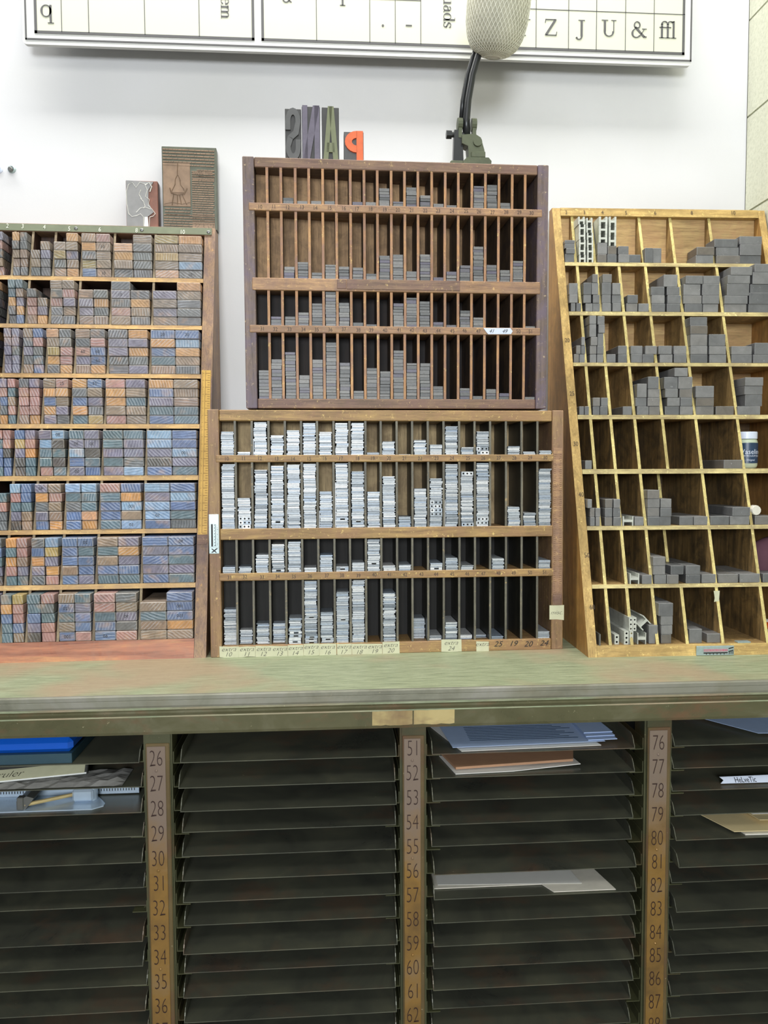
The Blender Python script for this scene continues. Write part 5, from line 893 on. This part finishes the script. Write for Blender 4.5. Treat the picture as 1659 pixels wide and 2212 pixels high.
# ---------------------------------------------------------------- galley trays and their runners
bx = {1: [Px[0][0] - .352, Px[0][0] - .0015], 2: [Px[0][1] + .0085, Px[1][0] - .0042], 3: [Px[1][1] + .007, Px[2][0] - .012], 4: [Px[2][1] + .003, min(Px[2][1] + .355, XB - .004)]}
slotn = {2: 26, 3: 51, 4: 76}
def galley(x0, x1, yf, z, name_label, rng):
    t = empty('galley_tray', Matrix.Translation(((x0 + x1) / 2, yf, z))); tag(t, name_label, 'tray', 'steel galley trays in the cabinet')
    w = (x1 - x0) / 2; ln = .30; mb = MB(); sag = rng.uniform(-.0006, .0006)
    mb.box(-w, w, 0, ln, -.0011, 0); mb.build('tray_floor', M['tray'], t)
    H = .018
    for sx in (-1, 1):
        mb = MB(); prof = [(.001, 0), (.0012, .003), (.004, .0065), (.006, .0105), (.010, .0155), (.018, H), (ln, H), (ln, 0)]
        mb.prism([(y, zz) for y, zz in prof], sx * w - (0 if sx < 0 else .0011), sx * w + (.0011 if sx < 0 else 0)); mb.build('side_wall', M['tray'], t)
    mb = MB(); mb.box(-w + .0012, w - .0012, ln - .0012, ln, .0001, H); mb.build('rear_wall', M['tray'], t)
    return t
runz = {}
trays = {}
for b in (1, 2, 3, 4):
    L_ = [tuple(v) for v in D['bays'][b]]; rng = random.Random(b)
    pit = (L_[0][0] - L_[-1][0]) / (len(L_) - 1)
    while L_[-1][0] > .36: L_.append((L_[-1][0] - pit, .02))
    for i, (z, yf) in enumerate(L_):
        if i > 13: break
        x0, x1 = bx[b]; dx = rng.uniform(-.0012, .0012)
        lab = 'dark steel tray in the slot numbered %s on the post at its left' % nw(slotn[b] + i) if b > 1 else 'dark steel tray left of the leftmost post, level with its number %s' % nw(26 + i)
        trays[b, i] = galley(x0 + .002 + dx, x1 - .002 + dx, yf, z, lab, rng)
        for sx, xe in ((0, x0), (1, x1)):
            if (b == 1 and sx == 0) or (b == 4 and sx == 1): continue
            edge = {(1, 1): Px[0][0], (2, 0): Px[0][1], (2, 1): Px[1][0], (3, 0): Px[1][1], (3, 1): Px[2][0], (4, 0): Px[2][1]}[b, sx]
            q = MB(); zr = L_[0][0] - pit * i - .0028 if abs(z - (L_[0][0] - pit * i)) < .003 else z - .0028
            wd = .021; a_, c_ = (edge + .0005, edge + wd) if sx == 0 else (edge - wd, edge - .0005)
            q.prism([(.0262, zr - .0012), (.30, zr - .0012), (.30, zr), (.0262, zr)], a_, c_); 
            e0_, e1_ = (a_, a_ + .0012) if sx == 0 else (c_ - .0012, c_); q.box(e0_, e1_, .0262, .30, zr + .0001, zr + .016)
            q.build('runner', M['cab'], cb)
# ---------------------------------------------------------------- things lying in the trays
def on_tray(b, i): t = trays[b, i]; v = t.matrix_world.translation; return v.x, v.y, v.z
def thing_box(name, bb, m, label, cat, ch_=.0004, group=None):
    mb = MB(); mb.cbox(*bb, ch_); return tag(inst(name, mb, m, Matrix(), bb), label, cat, group)
xr = Px[0][0]
x, y, z = on_tray(1, 0)
mb = MB(); bb = (xr - .30, xr - .097, y + .006, y + .06, z + .0142, z + .0345); mb.cbox(*bb, .006); tag(inst('blue_plastic_case', mb, M['blue'], Matrix(), bb), 'glossy blue plastic case on the dark card box in the top left tray', 'plastic case')
thing_box('dark_card_box', (xr - .30, xr - .097, y + .004, y + .14, z + .0001, z + .014), M['teal'], 'dark teal card box under the blue plastic case', 'box')
x, y, z = on_tray(1, 1)
def sheet(name, pts, z0, th_, m, label, cat, lift=None, group=None):
    mb = MB(); n = len(pts); zz = [z0 + (lift[k] if lift else 0) for k in range(n)]
    P = [(p[0], p[1], zz[k]) for k, p in enumerate(pts)] + [(p[0], p[1], zz[k] + th_) for k, p in enumerate(pts)]
    mb.faces(P, [tuple(range(n))[::-1], tuple(range(n, 2 * n))] + [(k, (k + 1) % n, n + (k + 1) % n, n + k) for k in range(n)])
    o = mb.build(name, m); return tag(o, label, cat, group)
# flat bevelled ruler case with handwriting
mb = MB(); Rz = Matrix.Translation((xr - .088, y + .036, z + .0052)) @ Matrix.Rotation(.20, 4, 'Z') @ Matrix.Rotation(rad(24), 4, 'X')
mb.cbox(-.20, .0, -.0, .042, -.0035, .0035, .0015); o = mb.build('ruler_case', M['steeld'], None, Rz); tag(o, 'long flat ruler case with handwriting on it, second tray down at the left', 'ruler case')
q = MB(); q.box(-.198, -.004, .001, .022, .0036, .0039); lb = q.build('paper_strip', M['tape'], o)
me = text_mesh('box ruler', M['ink'], .017, shear=.4, off=-.0003).copy()
for v in me.vertices: v.co = (v.co.x * 1.0 - .118, v.co.z + .012, .0043)
t = bpy.data.objects.new('handwriting', me); COL.objects.link(t); t.parent = lb
x, y, z = on_tray(1, 1)
mb = MB(); rg = random.Random(3); nx, ny = 16, 7
V = [(xr - .21 + .18 * a / nx, y + .002 + .06 * b_ / ny, z + .0008 + (.004 * abs(sin(a * 1.9 + b_ * 2.3)) + rg.uniform(0, .003)) * (1 if 0 < a < nx and 0 < b_ < ny else .1)) for b_ in range(ny + 1) for a in range(nx + 1)]
mb.faces(V, [(b_ * (nx + 1) + a, b_ * (nx + 1) + a + 1, (b_ + 1) * (nx + 1) + a + 1, (b_ + 1) * (nx + 1) + a) for b_ in range(ny) for a in range(nx)]); o = mb.build('plastic_bag', M['bag']); tag(o, 'crumpled clear plastic bag lying flat in front of the ruler case', 'plastic bag')
# composing stick
x, y, z = on_tray(1, 2); cs = empty('composing_stick', Matrix.Translation((xr - .15, y + .012, z + .0002))); tag(cs, 'bright steel composing stick with a marked scale, third tray down at the left', 'composing stick')
mb = MB(); mb.prismy([], 0, 0) if False else None
mb.faces([(-.16, 0, 0), (.075, 0, 0), (.088, .010, 0), (.088, .018, 0), (.080, .03, 0), (.066, .0495, 0), (-.16, .0495, 0)] + [(-.16, 0, .0015), (.075, 0, .0015), (.088, .010, .0015), (.088, .018, .0015), (.080, .03, .0015), (.066, .0495, .0015), (-.16, .0495, .0015)], [tuple(range(6, -1, -1)), tuple(range(7, 14))] + [(k, (k + 1) % 7, 7 + (k + 1) % 7, 7 + k) for k in range(7)]); mb.build('bed', M['steel'], cs)
mb = MB(); mb.prism([(.050, .0016), (.0535, .0016), (.0535, .019), (.050, .019)], -.16, .128); rl = mb.build('scale_rail', M['steel'], cs)
mb = MB()
for k in range(70):
    xx = -.155 + k * .0040
    if -.062 < xx < .056 and xx > -.03: continue
    mb.box(xx, xx + .0011, .0494, .0499, .006, .0095)
mb.build('scale_marks', M['ink'], rl)
mb = MB(); mb.prismy([(-.030, .0018), (-.018, .0018), (-.018, .016), (-.024, .020), (-.010, .020), (-.004, .016), (-.004, .0018), (.0, .0018), (.0, .022), (-.030, .022)][:2] + [(-.018, .0018), (-.006, .018), (-.016, .021), (-.030, .014)][1:], .004, .048); mb.cbox(-.029, -.020, .002, .012, .0018, .020, .001); mb.build('knee', M['steeld'], cs)
mb = MB(); mb.tube([(-.020, .006, .008), (.045, .040, .008)], .0028, 8); mb.build('lever', M['patina'], cs)
mb = MB(); mb.cbox(.040, .070, .022, .0495, .0018, .020, .003); mb.tube([(.064, .034, .0018), (.064, .034, .020)], .009, 16); mb.build('clamp', M['steel'], cs)
# papers in the third bay
x3, y, z = on_tray(3, 0); A0 = Px[1][1]
sheet('letter_paper', [(A0 + .052, y + .004), (A0 + .262, y + .012), (A0 + .235, y + .15), (A0 + .010, y + .15)], z + .0006, .0008, M['paper'], 'white printed sheets at the bottom of the pile in the tray marked fifty-one', 'paper', [0, .0, 0, 0])
o = sheet('letter_paper', [(A0 + .040, y + .010), (A0 + .270, y + .018), (A0 + .236, y + .16), (A0 + .030, y + .16)], z + .0045, .0006, M['bluep'], 'topmost bluish printed sheet in the tray marked fifty-one', 'paper')
mb = MB()
for k in range(9):
    yy = y + .035 + k * .007; mb.box(A0 + .07, A0 + .235 - (k % 3) * .012, yy, yy + .0016, z + .0052, z + .0054)
t = mb.build('printed_lines', M['navy'], o)
for k in range(3): sheet('letter_paper', [(A0 + .245, y + .020 + k * .01), (A0 + .290, y + .022 + k * .01), (A0 + .285, y + .12), (A0 + .245, y + .12)], z + .0056 + k * .002, .0012, M['bluep'], 'pale blue folded paper at the right of the sheets, %s layer, tray marked fifty-one' % ['bottom', 'middle', 'top'][k], 'paper', None, 'folded papers at the right of tray 51')
x3, y, z = on_tray(3, 1)
sheet('envelope', [(A0 + .046, y + .018), (A0 + .225, y + .028), (A0 + .245, y + .09), (A0 + .03, y + .09)], z + .004, .0035, M['kraft'], 'brown envelope with crumpled edge in the tray marked fifty-two', 'envelope', [0, .003, .003, 0])
sheet('letter_paper', [(A0 + .044, y + .008), (A0 + .13, y + .012), (A0 + .235, y + .024), (A0 + .23, y + .08), (A0 + .03, y + .08)], z + .0006, .001, M['paper'], 'white sheet under the brown envelope in the tray marked fifty-two', 'paper', [0, 0, .003, 0, 0])
x3, y, z = on_tray(3, 6)
sheet('file_folder', [(A0 + .013, y + .026), (A0 + .175, y + .026), (A0 + .187, y + .004), (A0 + .280, y + .004), (A0 + .246, y + .16), (A0 + .013, y + .16)], z + .0006, .001, M['whitep'], 'white file folder with a front tab in the tray below number fifty-six', 'folder')
sheet('letter_paper', [(A0 + .02, y + .034), (A0 + .235, y + .022), (A0 + .215, y + .15), (A0 + .02, y + .15)], z + .0022, .0004, M['paper'], 'white sheet on top of the white file folder', 'paper')
# right bay
A1 = Px[2][1]
x4, y, z = on_tray(4, 0); sheet('letter_paper', [(A1 + .150, y + .03), (XB - .012, y - .0 + .02), (XB - .012, y + .16), (A1 + .06, y + .16)], z + .004, .0006, M['bluep'], 'pale blue sheet at the top right, in the tray marked seventy-six', 'paper', [0, 0, 0, 0])
x4, y, z = on_tray(4, 2); mb = MB(); xx = A1 + .087
pts = [(xx, z + .0016), (xx + .006, z + .0052), (xx + .001, z + .0092), (xx + .09, z + .0098), (xx + .09, z + .0012)]
mb.faces([(p[0], y + .014 + (p[1] - z) * .9, p[1]) for p in pts] + [(p[0], y + .0148 + (p[1] - z) * .9, p[1]) for p in pts], [tuple(range(5))[::-1], tuple(range(5, 10))] + [(k, (k + 1) % 5, 5 + (k + 1) % 5, 5 + k)[::-1] for k in range(5)]); o = mb.build('paper_tag', M['lid']); tag(o, 'torn white paper tag with black lettering in the tray marked seventy-eight', 'paper tag')
me = text_mesh('HeLveTic', M['ink'], .0088).copy()
for v in me.vertices: v.co = (v.co.x + xx + .040, y + .0132 + (v.co.z + .0055) * .9, v.co.z + z + .0055)
t = bpy.data.objects.new('lettering', me); COL.objects.link(t); t.parent = o
x4, y, z = on_tray(4, 4)
sheet('envelope', [(A1 + .100, y + .010), (XB - .012, y + .004), (XB - .012, y + .15), (A1 + .03, y + .16)], z + .0040, .001, M['manila'], 'cream envelope above the white one in the tray marked eighty', 'envelope', [0, 0, .002, .006])
sheet('envelope', [(A1 + .115, y + .006), (A1 + .185, y + .004), (A1 + .19, y + .12), (A1 + .1, y + .12)], z + .0004, .002, M['whitep'], 'white envelope at the bottom of the pile in the tray marked eighty', 'envelope')
sheet('envelope', [(A1 + .150, y + .028), (XB - .012, y + .018), (XB - .012, y + .15), (A1 + .12, y + .15)], z + .0118, .0008, M['manila'], 'yellowish envelope under the printed card in the tray marked eighty', 'envelope')
o = sheet('printed_card', [(A1 + .148, y + .045), (XB - .012, y + .04), (XB - .012, y + .13), (A1 + .126, y + .13)], z + .0135, .0006, M['paper'], 'printed card with a violet drawing on the pile in the tray marked eighty', 'card')
mb = MB(); mb.tube([(A1 + .165, y + .07, z + .0143), (A1 + .185, y + .09, z + .0143), (A1 + .20, y + .075, z + .0143), (A1 + .19, y + .06, z + .0143), (A1 + .17, y + .062, z + .0143)], .0006, 5); mb.build('drawing', M['navy'], o)
